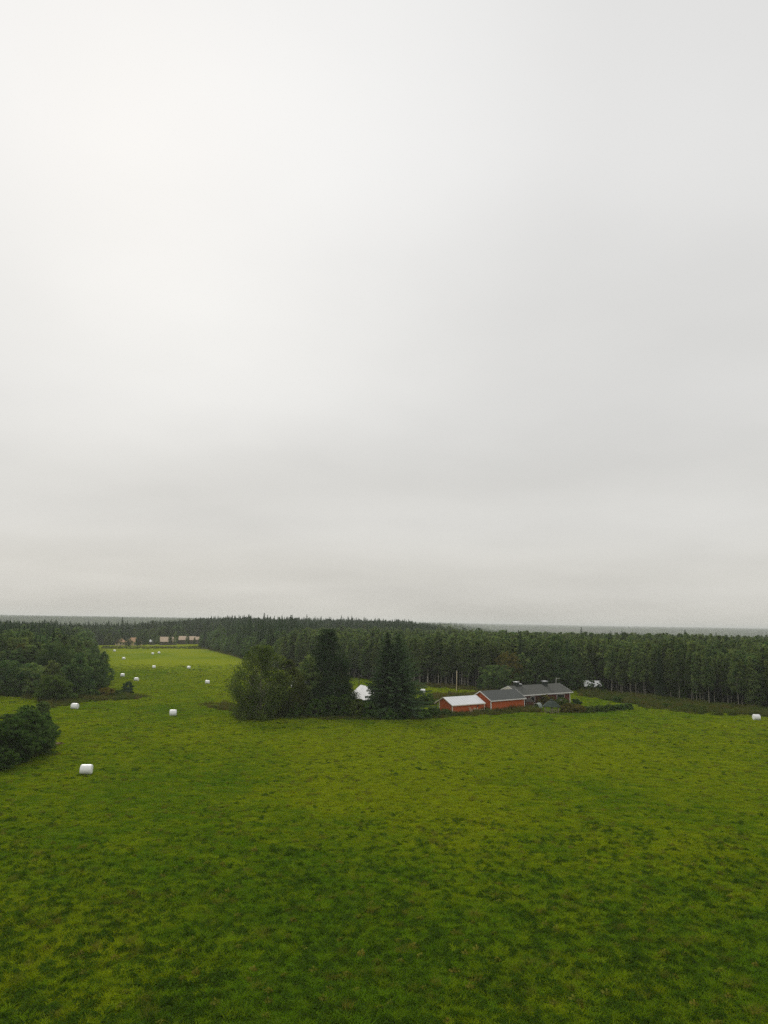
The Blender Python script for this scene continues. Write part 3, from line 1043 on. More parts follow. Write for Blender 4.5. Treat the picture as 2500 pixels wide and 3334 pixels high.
gable_house('far_shed', 'tiny pale-roofed shed between the hipped house and the salmon barns', 'shed', (-181.0, 583), .2, 4.5, 4.5, 2.4, 4.0, .2, .2, wall='grey_wood', roof='white_metal', trim=None)

# poles
pp = G(1486, 2252)
r_ = empty('utility_pole', tuple(pp))
tag(r_, 'slim pale wooden pole standing in the small meadow behind the white-roofed shed', 'pole')
MB().tube([(0, 0, -.3), (.05, 0, 3), (.10, 0, 6.1)], [.13, .115, .09], 8, cap=True).build('shaft', M['pale_wood'], r_, smooth=True)
MB().tube([(.10, 0, 6.1), (.10, 0, 6.16)], [.11, .06], 8, cap=True).build('cap', M['white_metal'], r_)
p2 = G(1168, 2252)
r_ = empty('utility_pole', tuple(p2))
tag(r_, 'dark pole with a small lamp standing behind the pale barn roof', 'pole')
MB().tube([(0, 0, -.3), (0, 0, 3), (0, 0, 5.0)], [.14, .12, .10], 8, cap=True).build('shaft', M['bark'], r_, smooth=True)
MB().bar((0, 0, 4.45), (.48, 0, 4.55), .05).build('bracket', M['black_metal'], r_)
MB().box((.40, -.1, 4.38), (.62, .1, 4.52)).build('lamp_head', M['white_metal'], r_)

# ------------------------------------------------------------------ bales
def bale_mesh(seed, L=1.42, D=1.32):
    rg = np.random.default_rng(seed)
    prof = [(0.0, -.5), (.36, -.5), (.44, -.485), (.485, -.44), (.5, -.36), (.505, -.12), (.505, .12), (.5, .36), (.485, .44), (.44, .485), (.36, .5), (0.0, .5)]
    k = 28
    V = []
    for r, x in prof:
        for q in range(k):
            a_ = q / k * 6.2832
            rr = r * D * (1 + .012 * math.sin(3 * a_ + seed) + .008 * rg.normal())
            yy, zz_ = rr * math.cos(a_), rr * math.sin(a_)
            yy *= 1.03 if zz_ < 0 else 1
            zz_ = max(zz_ + D * .5, .035) - .03
            V.append((x * L * (1 + .015 * math.sin(a_ * 2 + seed)), yy, zz_))
    n = len(prof)
    F = [(i_ * k + q, i_ * k + (q + 1) % k, (i_ + 1) * k + (q + 1) % k, (i_ + 1) * k + q) for i_ in range(n - 1) for q in range(k)]
    return MB().add(V, F).mesh('hay_bale', M['film'], smooth=True)


bmesh3 = [bale_mesh(s) for s in range(3)]
BALES = [
    (280, 2521, .12, 'large white wrapped bale alone in the near meadow, the closest of all bales'),
    (243, 2309, -.1, 'white wrapped bale on the grass just below the weedy end of the left wood'),
    (563, 2331, .2, 'white wrapped bale in open grass left of the birch group, below the weed patch'),
    (2463, 2345, .0, 'white wrapped bale beside the weed strip under the forest at the right edge'),
    (1376, 2258, .1, 'white wrapped bale in the small meadow just right of the twin spruces'),
    (398.7, 2204, .15, 'white wrapped bale straight behind the lone dark shrub on the left'),
    (443.5, 2218, -.15, 'white wrapped bale to the right of and above the lone dark shrub'),
    (675, 2227, .1, 'white wrapped bale in the far meadow nearest to the big birch'),
    (501, 2176.5, .3, 'white wrapped bale mid-way up the far meadow, on the side of the left wood'),
    (614.5, 2178, .0, 'white wrapped bale mid-way up the far meadow, on the side of the birch group'),
    (372.6, 2122, .1, 'white wrapped bale at the far corner of the meadow below the hipped-roof house'),
    (402.6, 2147.5, -.1, 'white wrapped bale second from the far corner along the edge of the left wood'),
    (497, 2131.5, .2, 'white wrapped bale below the salmon barns, the nearer of two close together'),
    (517.5, 2128.5, .0, 'white wrapped bale below the salmon barns, the farther of two close together'),
    (811, 2172, .2, 'white wrapped bale half hidden behind the upper left leaves of the big birch'),
    (890, 2174, .0, 'white wrapped bale glimpsed through the crown of the big birch'),
]
for k_, (bx, by, rz, lab) in enumerate(BALES):
    g = G(bx, by)
    o_ = obj('hay_bale', bmesh3[k_ % 3])
    o_.location = g
    o_.rotation_euler = (0, 0, rz)
    if k_ >= 5:
        o_.scale = (.92, .92, .92)
    if k_ == 0:
        o_.scale = (1.02, .97, .96)
    tag(o_, lab, 'bale', 'white wrapped bales scattered over the meadows')

# ------------------------------------------------------------------ the trees and bushes of the farmyard
def grow(name, label, cat, px, py, top, wpx, gen, foliage, bark='bark', group=None, rz=None, **kw):
    """one tree of its own: foot and tip read off the photograph, built at its real size"""
    g, H, mpp = GT(px, py, top)
    Rad = wpx * mpp / 2
    t, c = gen(rng, H, Rad, **kw)
    r = empty(name, tuple(g), rng.random() * 6.28 if rz is None else rz)
    tag(r, label, cat, group)
    t.build('trunk', M[bark], r, smooth=True)
    c.build('crown', M[foliage], r, tone=True)
    return r


def bushy(name, label, px, py, top, wpx, leaf='bush_leaf', shape='bush', ncl=110, nlf=34, lf=.17, t0=.02, group=None, lob=.3, cat='bush', **kw):
    return grow(name, label, cat, px, py, top, wpx, crown_tree, leaf, group=group, t0=t0, ncl=ncl, nlf=nlf, leaf=lf, shape=shape, lob=lob, trunk_r=.06, **kw)


T = 'tree'
grow('weeping_birch', 'big weeping birch with leaves to the ground at the outer end of the farmyard group', T, 845, 2336, 2098, 184, crown_tree, 'weeping_leaf', 'birch_bark', rz=.4,
     t0=.02, ncl=560, nlf=54, leaf=.32, shape='weep', lob=.60, droop=1.3, trunk_r=.22, limbs=.25, up=.35)
grow('broadleaf_tree', 'brownish leafy tree just right of the big weeping birch', T, 930, 2331, 2146, 132, crown_tree, 'brown_leaf', rz=1.0,
     t0=.03, ncl=300, nlf=46, leaf=.31, shape='birch', lob=.35, droop=.8, trunk_r=.15, limbs=.3, up=.4)
grow('broadleaf_tree', 'loose yellowish tree with gaps in its crown, left of the dark pine', T, 1003, 2322, 2122, 104, crown_tree, 'birch_leaf', rz=2.0,
     t0=.05, ncl=230, nlf=44, leaf=.33, shape='tall', lob=.42, droop=.8, trunk_r=.14, limbs=.4, up=.4)
grow('pine_tree', 'tall dark pine with a rounded tip, highest of the farmyard group left of the barn', T, 1062, 2318, 2050, 192, crown_tree, 'pine_leaf', rz=.2,
     t0=.08, ncl=620, nlf=50, leaf=.34, shape='cone', lob=.32, droop=0, trunk_r=.26, limbs=.25, up=.65)
grow('broadleaf_tree', 'dark round tree under the tall pine beside the pale barn roof', T, 1082, 2318, 2188, 112, crown_tree, 'broad_leaf', rz=.2,
     t0=.03, ncl=300, nlf=46, leaf=.31, shape='round', lob=.22, droop=.1, trunk_r=.16, limbs=.2, up=.5)
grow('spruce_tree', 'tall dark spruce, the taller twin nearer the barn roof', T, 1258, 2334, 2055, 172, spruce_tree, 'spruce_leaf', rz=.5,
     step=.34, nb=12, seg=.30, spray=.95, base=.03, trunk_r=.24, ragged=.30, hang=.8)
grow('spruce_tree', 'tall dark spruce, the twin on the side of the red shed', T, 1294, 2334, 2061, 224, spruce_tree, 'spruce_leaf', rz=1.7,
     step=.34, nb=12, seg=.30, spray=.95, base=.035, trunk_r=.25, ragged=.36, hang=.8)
YG = 'shrubs along the farmyard edge'
for px, py, top, wd, leaf, lab in [
    (955, 2335, 2285, 50, 'bush_leaf', 'low shrub between the brownish tree and the bright shrub row'),
    (1025, 2334, 2276, 66, 'bush_leaf', 'bright green shrub at the left end of the row below the dark pine'),
    (1075, 2333, 2266, 70, 'bush_leaf', 'bright green pointed shrub below the dark round tree'),
    (1122, 2334, 2262, 66, 'bush_leaf', 'tall green shrub in front of the pale barn eave'),
    (1165, 2335, 2277, 64, 'bush_leaf', 'broad dark green shrub below the pale barn roof'),
    (1208, 2337, 2284, 66, 'willow_leaf', 'dark shrub at the foot of the taller twin spruce'),
    (1262, 2341, 2304, 74, 'willow_leaf', 'low dark shrub in front of both spruce trunks'),
    (1318, 2340, 2298, 64, 'willow_leaf', 'dark shrub under the low boughs of the right-hand twin spruce'),
    (1366, 2338, 2307, 64, 'bush_leaf', 'low yellow-green shrub right of the twin spruces'),
    (1412, 2334, 2305, 56, 'willow_leaf', 'low dark shrub in front of the open end of the white-roofed shed'),
    (1447, 2332, 2309, 44, 'willow_leaf', 'small dark shrub against the gable of the white-roofed shed'),
    (1392, 2296, 2262, 56, 'bush_leaf', 'glossy green shrub behind the white-roofed shed, below the bale'),
    (1352, 2296, 2272, 40, 'bush_leaf', 'pale green shrub just right of the spruce boughs'),
    (1752, 2300, 2270, 26, 'rust_leaf', 'rusty shrub beside the smaller farmhouse window'),
    (1774, 2299, 2259, 40, 'rust_leaf', 'tall rusty yellow shrub against the middle of the farmhouse wall'),
    (1798, 2300, 2268, 32, 'rust_leaf', 'rusty red shrub left of the wide farmhouse window'),
    (1830, 2303, 2272, 50, 'bush_leaf', 'big green shrub under the wide farmhouse window'),
    (1876, 2300, 2275, 38, 'willow_leaf', 'dark round shrub at the right corner of the farmhouse'),
    (1846, 2320, 2290, 52, 'rust_leaf', 'yellowish shrub right of the hexagonal gazebo'),
    (1880, 2320, 2294, 48, 'rust_leaf', 'yellowish shrub second to the right of the hexagonal gazebo'),
    (1918, 2320, 2297, 44, 'bush_leaf', 'green shrub in the low row, third to the right of the gazebo'),
    (1952, 2317, 2296, 42, 'bush_leaf', 'green shrub in the low row, fourth to the right of the gazebo'),
    (1985, 2315, 2294, 40, 'bush_leaf', 'green shrub in the low row, fifth to the right of the gazebo'),
    (2017, 2312, 2292, 38, 'willow_leaf', 'dark green shrub last but one in the low row towards the forest'),
    (2046, 2310, 2290, 36, 'willow_leaf', 'dark green shrub closing the low row before the open meadow'),
    (1748, 2303, 2290, 16, 'bush_leaf', 'small shrub by the hoop greenhouse'),
    (2012, 2288, 2268, 34, 'bush_leaf', 'pale leafy shrub where the weed strip begins, right of the white-roofed shed'),
    (2168, 2306, 2290, 38, 'bush_leaf', 'low pale shrub in the weed strip, left of two close together'),
    (2242, 2313, 2294, 44, 'bush_leaf', 'broad pale leafy shrub in the middle of the weed strip'),
    (2292, 2318, 2300, 36, 'bush_leaf', 'pale leafy shrub in the weed strip, nearest to the bale at the right edge'),
    (1925, 2250, 2212, 26, 'willow_leaf', 'dark leafy shrub hiding the middle of the white-roofed shed by the forest'),
    (1956, 2252, 2218, 28, 'willow_leaf', 'dark leafy shrub hiding the right end of the white-roofed shed by the forest'),
]:
    n_ = max(40, int(wd * 2.4))
    bushy('leafy_shrub', lab, px, py, top, wd, leaf, ncl=n_, nlf=38, lf=.27, group=YG)

# willows at the near left
WG = 'willow thicket at the near left'
for px, py, top, wd, leaf, lab in [
    (-45, 2505, 2372, 150, 'willow_leaf', 'willow bush cut by the left edge, nearest of the thicket'),
    (32, 2484, 2338, 122, 'willow_leaf', 'dark willow bush at the left edge of the near thicket'),
    (88, 2462, 2310, 128, 'willow_leaf', 'tallest willow bush, in the middle of the near thicket'),
    (137, 2440, 2322, 60, 'willow_leaf', 'narrow willow bush at the meadow end of the near thicket'),
    (130, 2398, 2284, 72, 'broad_leaf', 'dark round bush rising behind the right end of the near thicket'),
    (78, 2412, 2296, 70, 'willow_leaf', 'willow bush behind the middle of the near thicket'),
    (22, 2425, 2325, 90, 'willow_leaf', 'low willow bush behind the left edge of the near thicket'),
]:
    bushy('willow_bush', lab, px, py, top, wd, leaf, ncl=int(wd * 7.5), nlf=26, lf=.22, group=WG, lob=.75, cs=.58)

# the tip of the left wood
LG = 'trees and bushes at the tip of the left wood'
bushy('lone_shrub', 'lone dark pointed shrub standing in the meadow at the end of the weeds', 413, 2259, 2219, 38, 'spruce_leaf', 'bush', 110, 38, .27, group=LG, lob=.3)
for px, py, top, wd, kind, leaf, lab in [
    (166, 2276, 2146, 74, 'birch', 'birch_leaf', 'slim pale green birch with a pointed top at the front of the left wood'),
    (172, 2284, 2198, 96, 'round', 'bush_leaf', 'light green rounded tree low at the front of the left wood'),
    (252, 2262, 2124, 92, 'birch', 'broad_leaf', 'dark tree with a lighter pointed top near the tip of the left wood'),
    (96, 2266, 2158, 84, 'round', 'birch_leaf', 'olive leafy tree left of the slim birch in the left wood'),
    (22, 2264, 2150, 110, 'round', 'broad_leaf', 'big dark tree at the left edge of the picture in the left wood'),
    (172, 2250, 2092, 104, 'round', 'broad_leaf', 'tall layered tree with a rusty top behind the slim birch'),
    (60, 2244, 2096, 84, 'birch', 'rust_leaf', 'tree with a pale rusty top behind the big dark tree in the left wood'),
    (308, 2252, 2150, 74, 'round', 'broad_leaf', 'dark round tree close to the right tip of the left wood'),
    (336, 2246, 2168, 46, 'round', 'broad_leaf', 'small dark round tree at the very tip of the left wood'),
    (215, 2262, 2165, 70, 'round', 'broad_leaf', 'dark tree between the light green tree and the wood tip'),
    (118, 2262, 2186, 56, 'round', 'willow_leaf', 'dark low tree between the olive tree and the slim birch'),
    (330, 2228, 2118, 60, 'tall', 'broad_leaf', 'tall dark tree on the meadow side of the left wood tip'),
]:
    grow('edge_tree', lab, T, px, py, top, wd, crown_tree, leaf, group=LG, t0=.03, ncl=int(wd * 2.6), nlf=40, leaf=.36, shape=kind, lob=.48, droop=.5 if kind == 'birch' else .15, trunk_r=.15, limbs=.2, up=.45)
for px, py, top, wd, leaf, lab in [
    (268, 2272, 2240, 40, 'willow_leaf', 'dark bush under the left wood, first from the light green tree'),
    (300, 2274, 2246, 50, 'bush_leaf', 'olive bush in the weeds below the tip of the left wood'),
    (345, 2268, 2238, 56, 'rust_leaf', 'broad brownish bush in the weeds left of the lone shrub'),
    (382, 2268, 2247, 44, 'bush_leaf', 'low olive bush touching the lone dark shrub'),
    (232, 2280, 2256, 40, 'bush_leaf', 'small bush right of the light green rounded tree'),
    (45, 2268, 2240, 60, 'willow_leaf', 'low bush at the wood edge behind the left-hand field'),
]:
    bushy('leafy_bush', lab, px, py, top, wd, leaf, ncl=100, nlf=36, lf=.30, group=LG)

# larger leafy trees in front of the plantation, behind the farmhouse
HG = 'leafy trees behind the farmhouse'
for px, py, top, wd, kind, leaf, lab in [
    (1622, 2252, 2166, 104, 'round', 'broad_leaf', 'broad dark green tree left of the farmhouse gable'),
    (1660, 2246, 2122, 66, 'round', 'rust_leaf', 'tree with a rusty orange top above the farmhouse chimney'),
    (1700, 2246, 2126, 66, 'birch', 'birch_leaf', 'olive tree right of the rusty topped tree behind the farmhouse'),
    (1740, 2246, 2152, 80, 'round', 'broad_leaf', 'dark round tree behind the middle of the farmhouse roof'),
    (1815, 2247, 2068, 118, 'birch', 'broad_leaf', 'tallest broad dark tree behind the right half of the farmhouse'),
    (1770, 2247, 2110, 60, 'tall', 'broad_leaf', 'narrow dark tree left of the tallest tree behind the farmhouse'),
    (1868, 2246, 2105, 70, 'tall', 'broad_leaf', 'dark tree right of the tallest tree behind the farmhouse'),
    (1905, 2242, 2120, 60, 'birch', 'birch_leaf', 'leafy tree rising behind the white-roofed shed by the forest'),
    (1583, 2248, 2196, 50, 'round', 'broad_leaf', 'low dark tree at the left foot of the trees behind the farm'),
]:
    grow('edge_tree', lab, T, px, py, top, wd, crown_tree, leaf, group=HG, t0=.04, ncl=int(wd * 3.6), nlf=32, leaf=.38, shape=kind, lob=.62, cs=.72, droop=.4 if kind == 'birch' else .1, trunk_r=.16, limbs=.2, up=.45)

# trees round the far farm and along the far meadow edge
FG = 'trees round the far farm'
for px, py, top, wd, k in [(382, 2104, 2058, 26, 0), (418, 2104, 2078, 22, 1), (352, 2106, 2062, 30, 0), (455, 2104, 2054, 30, 2), (470, 2104, 2050, 26, 2), (500, 2105, 2056, 22, 0),
                           (515, 2106, 2068, 14, 0), (553, 2106, 2062, 18, 0), (570, 2106, 2054, 16, 0), (609, 2105, 2064, 16, 0), (632, 2104, 2074, 12, 0), (447, 2104, 2072, 16, 1), (655, 2108, 2084, 18, 1)]:
    g, H, mpp = GT(px, py, top)
    pr = [P_birch, P_broad, P_broad][k][rng.integers(7)]
    r = pr.place(tuple(g), H / pr.H, rng.random() * 6.28, 'farm_tree', wd * mpp / 5.5 if k == 0 else wd * mpp / 7.0)
    tag(r, 'leafy tree standing among the distant farm buildings across the meadow', T, FG)

# ------------------------------------------------------------------ the forest
def jitter_grid(x0, x1, y0, y1, sp):
    xs, ys = np.arange(x0, x1, sp), np.arange(y0, y1, sp)
    X, Y = np.meshgrid(xs, ys)
    X = X + rng.uniform(-.42, .42, X.shape) * sp + (np.arange(len(ys)) % 2)[:, None] * sp * .5
    Y = Y + rng.uniform(-.42, .42, X.shape) * sp
    return X.ravel(), Y.ravel()


FX, FY = [], []
for y0, y1, sp in ((150, 300, 3.0), (300, 420, 3.6), (420, 620, 4.2), (620, 900, 5.0), (900, 1300, 7.5)):
    X, Y = jitter_grid(-.62 * y1 - 30, .62 * y1 + 30, y0, y1, sp)
    k = (np.abs(X) < .60 * Y + 25)
    FX.append(X[k]); FY.append(Y[k])
FX, FY = np.concatenate(FX), np.concatenate(FY)
ed = edge_dist(CLEAR, FX, FY)
ok = ~inside(CLEAR, FX, FY) & (ed > np.where(FX < -.33 * FY, 4.2, .8))
# room for the sheds and the wood tip that are already planted
ok &= ~((np.hypot(FX - wq[0], FY - wq[1] - 2) < 7.5))
FX, FY, ed = FX[ok], FY[ok], ed[ok]
u = rng.random(len(FX))
nz = fbm(FX / 60, FY / 60, 77, 3)
right = (FX > -47) & (FY < 560 - .25 * FX) & (FX > -.16 * FY + 8)
leftw = (FX < -.33 * FY) & (FY < 500)
mid = ~right & ~leftw
# 0 birch 1 spruce 2 broadleaf 3 pine
kind = np.where(u < .62, 1, np.where(u < .85, 0, 2))
kind = np.where((mid & (FY > 640)), np.where(u < .55 + .8 * (nz - .5), 1, np.where(u < .93, 0, 3)), kind)
kind = np.where(mid & (ed < 12) & (FY < 640), np.where(u < .22, 1, 2), kind)
kind = np.where(right, np.where(u < np.where(ed < 7, .84, .93), 0, np.where(u < .96, 2, 1)), kind)
kind = np.where(leftw, np.where(u < np.clip((FY - 235) / 150, .03, .7), 1, np.where(u < .9, 2, 0)), kind)
hh = rng.normal(0, 1, len(FX))
Ht = np.select([kind == 0, kind == 1, kind == 2], [14.1 + hh * 1.0, 17.5 + hh * 1.8, 12.5 + hh * 1.6], 17.0 + hh)
Ht = np.where(right & (kind == 1), 15.2 + 1.5 * hh, Ht)
Ht = Ht * (.90 + .20 * fbm(FX / 22, FY / 22, 81, 2))
Ht = np.where(leftw & (kind == 1), 15.3 + 1.3 * hh, Ht)
Ht = np.where(leftw & (kind == 2), 12.0 + 1.5 * hh, Ht)
Ht = np.where(mid & (FY > 600), Ht + 1.0, Ht)
lowp = sstep(.02, .13, FX / FY) * (FY > 480)
low = lowp > .5
kind = np.where(low & (kind == 1) & (rng.random(len(FX)) < .6), 0, kind)
Ht = np.where(mid, Ht - 2.4 * sstep(-.19, -.28, FX / FY), Ht)
Ht = Ht * (1 - lowp) + (13.0 + hh * 1.2) * lowp
laz = sstep(-.352, -.46, FX / FY)
Ht = np.where(leftw, Ht * (.60 + .40 * laz), Ht)
kind = np.where(leftw & (kind == 1) & (laz < .55) & (rng.random(len(FX)) < .75), 2, kind)
Ht = np.where(mid & (ed < 9) & (FY < 640) & (kind == 2), Ht * rng.uniform(.5, .9, len(FX)), Ht)
Ht = np.where(leftw & (ed < 6), Ht * .88, Ht)
Ht = np.where(right & (ed < 7) & (kind == 2), Ht * rng.uniform(.35, .9, len(FX)), Ht)
dist = np.hypot(FX, FY)
order = np.argsort(dist)
inview = np.abs(FX) < .535 * FY + 4
single = np.zeros(len(FX), bool)
for kd, mx in ((0, 300), (1, 240), (2, 230), (3, 12)):
    idx = order[(kind[order] == kd) & inview[order]][:mx]
    single[idx] = True
fz = hgt(FX, FY)
PRO = [P_birch, P_spruce, P_broad, P_pine]
LAB = {
    (0, 'r'): ('slender birch with a pale trunk in the even plantation behind the farm', 'birches of the plantation'),
    (1, 'r'): ('dark young spruce growing among the birches of the plantation', 'spruces among the plantation birches'),
    (2, 'r'): ('rounded leafy tree growing among the birches of the plantation', 'leafy trees among the plantation birches'),
    (0, 'l'): ('birch mixed into the dense wood on the left of the long meadow', 'birches of the left wood'),
    (1, 'l'): ('dark spruce rising from the dense wood on the left of the long meadow', 'spruces of the left wood'),
    (2, 'l'): ('rounded leafy tree in the dense wood on the left of the long meadow', 'leafy trees of the left wood'),
    (0, 'm'): ('birch in the mixed forest beyond the far end of the long meadow', 'birches of the far mixed forest'),
    (1, 'm'): ('dark spruce in the mixed forest beyond the far end of the long meadow', 'spruces of the far mixed forest'),
    (2, 'm'): ('rounded leafy tree along the far meadow edge of the mixed forest', 'leafy trees of the far mixed forest'),
    (3, 'm'): ('round-topped pine standing above the far mixed forest', 'pines of the far mixed forest'),
}
WHAT = ['slender birch', 'dark pointed spruce', 'rounded leafy tree', 'round-topped pine']


def where(zone, x, y, e):
    row = 'front-row' if e < 5 else 'second-row' if e < 14 else 'inner'
    p = x / y
    if zone == 'r':
        part = 'behind the barn and birch group' if p < .03 else 'behind the small meadow and pole' if p < .14 else 'behind the farmhouse' if p < .27 else 'above the weed strip' if p < .42 else 'above the bale at the right edge'
        return row, f'of the birch plantation {part}'
    if zone == 'l':
        part = 'beside the long meadow' if p > -.41 else 'behind the light green front trees' if p > -.47 else 'near the left edge of the picture'
        return row, f'of the left wood {part}'
    part = 'behind the far farm' if p < -.22 else 'along the far meadow edge' if e < 14 else 'above the far meadow'
    return row, f'of the mixed forest {part}'


NM = ['birch_tree', 'spruce_tree', 'broadleaf_tree', 'pine_tree']
wide = rng.uniform(.85, 1.2, len(FX))
var = rng.integers(0, 100, len(FX))
for q in np.nonzero(single)[0]:
    kd = int(kind[q])
    pr = PRO[kd][var[q] % len(PRO[kd])]
    s = Ht[q] / pr.H
    r = pr.place((FX[q], FY[q], fz[q]), s, rng.random() * 6.283, NM[kd], s * wide[q])
    zone = 'r' if right[q] else 'l' if leftw[q] else 'm'
    lab, grp = LAB[(kd, zone)]
    row, part = where(zone, FX[q], FY[q], ed[q])
    tag(r, f'{row} {WHAT[kd]} {part}', T, grp)

standing, kbase = [], []
off = 0
for kd in range(4):
    kbase.append(off)
    for v, pr in enumerate(PRO[kd]):
        if pr.uses:
            t, c = pr.uses[0]
            standing.append((c, off + v))
            if kd == 0:
                standing.append((t, off + v))
    off += len(PRO[kd])
rest = ~single
kk = np.array([kbase[kd] + v % len(PRO[kd]) for kd, v in zip(kind[rest], var[rest])])
s = Ht[rest] / np.array([16, 18, 13, 16])[kind[rest]]
sp_w = wide[rest] * (1 + .25 * sstep(700, 1300, FY[rest]))
scatter('forest', np.stack([FX[rest], FY[rest], fz[rest]], 1), np.stack([0 * s, 0 * s, rng.random(len(s)) * 6.283], 1), np.stack([s * sp_w, s * sp_w, s], 1), kk,
        'dense mixed forest of birch and spruce stretching back behind the farm', 'forest', standing=standing)

# the woods out to the horizon
DX, DY = [], []
for y0, y1, sp in ((1300, 2000, 10), (2000, 3200, 15), (3200, 5200, 26), (5200, 8200, 45), (8200, 12300, 62)):
    X, Y = jitter_grid(-.62 * y1, .62 * y1, y0, y1, sp)
    k = (np.abs(X) < .60 * Y + 30) & (fbm(X / 420, Y / 420, 90, 2) > .30)
    DX.append(X[k]); DY.append(Y[k])
DX, DY = np.concatenate(DX), np.concatenate(DY)
n_ = len(DX)
grow_ = 1 + sstep(1500, 9000, DY) * 2.2
dh = rng.uniform(.75, 1.12, n_)
far_tufts = []
for v in range(4):
    spr = v < 2
    mb = MB()
    H_, R_ = (19, 3.2) if spr else (16, 3.4)
    n2 = 80
    t_v = rng.random(n2) ** (1.3 if spr else .8)
    r_v = R_ * ((1 - t_v) ** .85 + .04 if spr else SHAPES['birch'](t_v)) * np.sqrt(rng.random(n2))
    a_v = rng.random(n2) * 6.283
    C_ = np.stack([np.cos(a_v) * r_v, np.sin(a_v) * r_v, H_ * (.12 + .85 * t_v)], 1)
    N_ = unit(np.stack([np.cos(a_v), np.sin(a_v), .8 + 0 * t_v], 1) + rng.normal(size=(n2, 3)) * .4)
    cards(mb, C_, N_, (1.5 if spr else 1.9) * (1.15 - .8 * t_v) + .4, rng, .6, np.clip(rng.normal(.45, .25, n2), 0, 1),
          np.stack([np.cos(a_v), np.sin(a_v), -1.2 + 0 * t_v], 1) if spr else None)
    far_tufts.append((mb, M['spruce_leaf' if spr else 'birch_leaf'], v))
scatter('distant_forest', np.stack([DX, DY, hgt(DX, DY)], 1), np.stack([0 * DX, 0 * DX, rng.random(n_) * 6.283], 1), np.stack([grow_ * 1.3, grow_ * 1.3, dh], 1),
        rng.integers(0, 4, n_), 'hazy forest covering the land out to the horizon', 'forest', tufts=far_tufts)

# ------------------------------------------------------------------ tall weeds along edges
def weed_tuft(h, n, r, broad=.25):
    mb = MB()
    an, rr = rng.random(n) * 6.283, r * np.sqrt(rng.random(n))
    b = np.stack([np.cos(an) * rr, np.sin(an) * rr, np.full(n, -.05)], 1)
    hh_ = h * rng.uniform(.5, 1.1, n)
    ln = np.stack([rng.normal(size=n) * .22, rng.normal(size=n) * .22, np.ones(n)], 1) * hh_[:, None]
    side = unit(np.stack([rng.normal(size=n), rng.normal(size=n), 0 * hh_], 1)) * rng.uniform(.015, .04, n)[:, None]
    tip = b + ln
    V = np.stack([b - side, b + side, tip], 1).reshape(-1, 3)
    tn = rng.random(n)
    mb.add(V, np.arange(3 * n).reshape(n, 3), np.repeat(tn * .6, 3))
    m = int(n * 1.6)
    i_ = rng.integers(0, n, m)
    C_ = b[i_] + ln[i_] * rng.uniform(.15, 1.0, m)[:, None]
    cards(mb, C_ + rng.normal(size=(m, 3)) * .05, unit(rng.normal(size=(m, 3)) + np.array([0, 0, .8])), rng.uniform(.10, .24, m), rng, .45, np.clip(rng.normal(.5, .25, m), 0, 1))
    return mb


weed_kinds = [(weed_tuft(.75, 46, .5), M['weed'], 0), (weed_tuft(1.0, 40, .5), M['weed'], 1), (weed_tuft(.55, 54, .55), M['weed'], 2), (weed_tuft(1.15, 36, .45), M['weed'], 3)]


def weeds(label, band, dens, hs, brown, seed):
    """band: list of pixel pairs (lower edge, upper edge) across which the weeds grow"""
    lo = [G(*b[0])[:2] for b in band]
    hi = [G(*b[1])[:2] for b in band]
    poly = [tuple(p) for p in lo] + [tuple(p) for p in hi[::-1]]
    xs, ys = [p[0] for p in poly], [p[1] for p in poly]
    area = (max(xs) - min(xs)) * (max(ys) - min(ys))
    n = int(area * dens)
    X, Y = rng.uniform(min(xs), max(xs), n), rng.uniform(min(ys), max(ys), n)
    ed_ = edge_dist(poly, X, Y)
    k = inside(poly, X, Y) & ((ed_ > .8) | (rng.random(n) < .5)) & (fbm(X / 2.5, Y / 2.5, seed + 5, 2) > .30)
    X, Y = X[k], Y[k]
    n = len(X)
    br = np.clip(brown + 1.6 * (fbm(X / 4, Y / 4, seed, 3) - .5) + .25 * rng.normal(size=n), 0, 1)
    s_ = rng.uniform(.75, 1.25, n)
    z_ = hs * rng.uniform(.7, 1.2, n) * (.6 + .8 * fbm(X / 5, Y / 5, seed + 9, 2))
    return scatter('tall_weeds', np.stack([X, Y, hgt(X, Y)], 1), euler(n, .05), np.stack([s_, s_, z_], 1), rng.integers(0, 4, n), label, 'weeds', tufts=weed_kinds, extra={'tint': br})


weeds('tall brown and green weeds between the meadow and the birch plantation', [((1880, 2266), (1880, 2248)), ((1990, 2284), (1990, 2258)), ((2090, 2305), (2090, 2268)), ((2200, 2320), (2200, 2280)), ((2330, 2331), (2330, 2296)), ((2430, 2333), (2430, 2304)), ((2620, 2350), (2620, 2316))], 2.4, 1.15, .22, 1)
weeds('rank reddish weeds along the front walls of shed and garage', [((1425, 2340), (1440, 2316)), ((1500, 2335), (1500, 2318)), ((1600, 2331), (1600, 2315)), ((1700, 2322), (1700, 2304)), ((1770, 2323), (1760, 2308))], 3.0, .95, .35, 2)
weeds('low weeds fringing the foot of the shrubs under the farmyard trees', [((770, 2344), (770, 2330)), ((920, 2342), (920, 2326)), ((1060, 2345), (1060, 2328)), ((1200, 2346), (1200, 2332)), ((1320, 2346), (1320, 2330)), ((1425, 2341), (1425, 2326))], 2.4, .6, .3, 3)
weeds('brownish weeds on the spit below the tip of the left wood', [((150, 2312), (130, 2286)), ((230, 2296), (230, 2272)), ((330, 2284), (330, 2262)), ((420, 2281), (420, 2262)), ((488, 2275), (480, 2268))], 2.2, 1.0, .30, 4)
weeds('dark weed patch in the meadow left of the big birch', [((655, 2302), (650, 2294)), ((710, 2314), (710, 2290)), ((775, 2320), (775, 2292))], 2.0, .85, .5, 5)
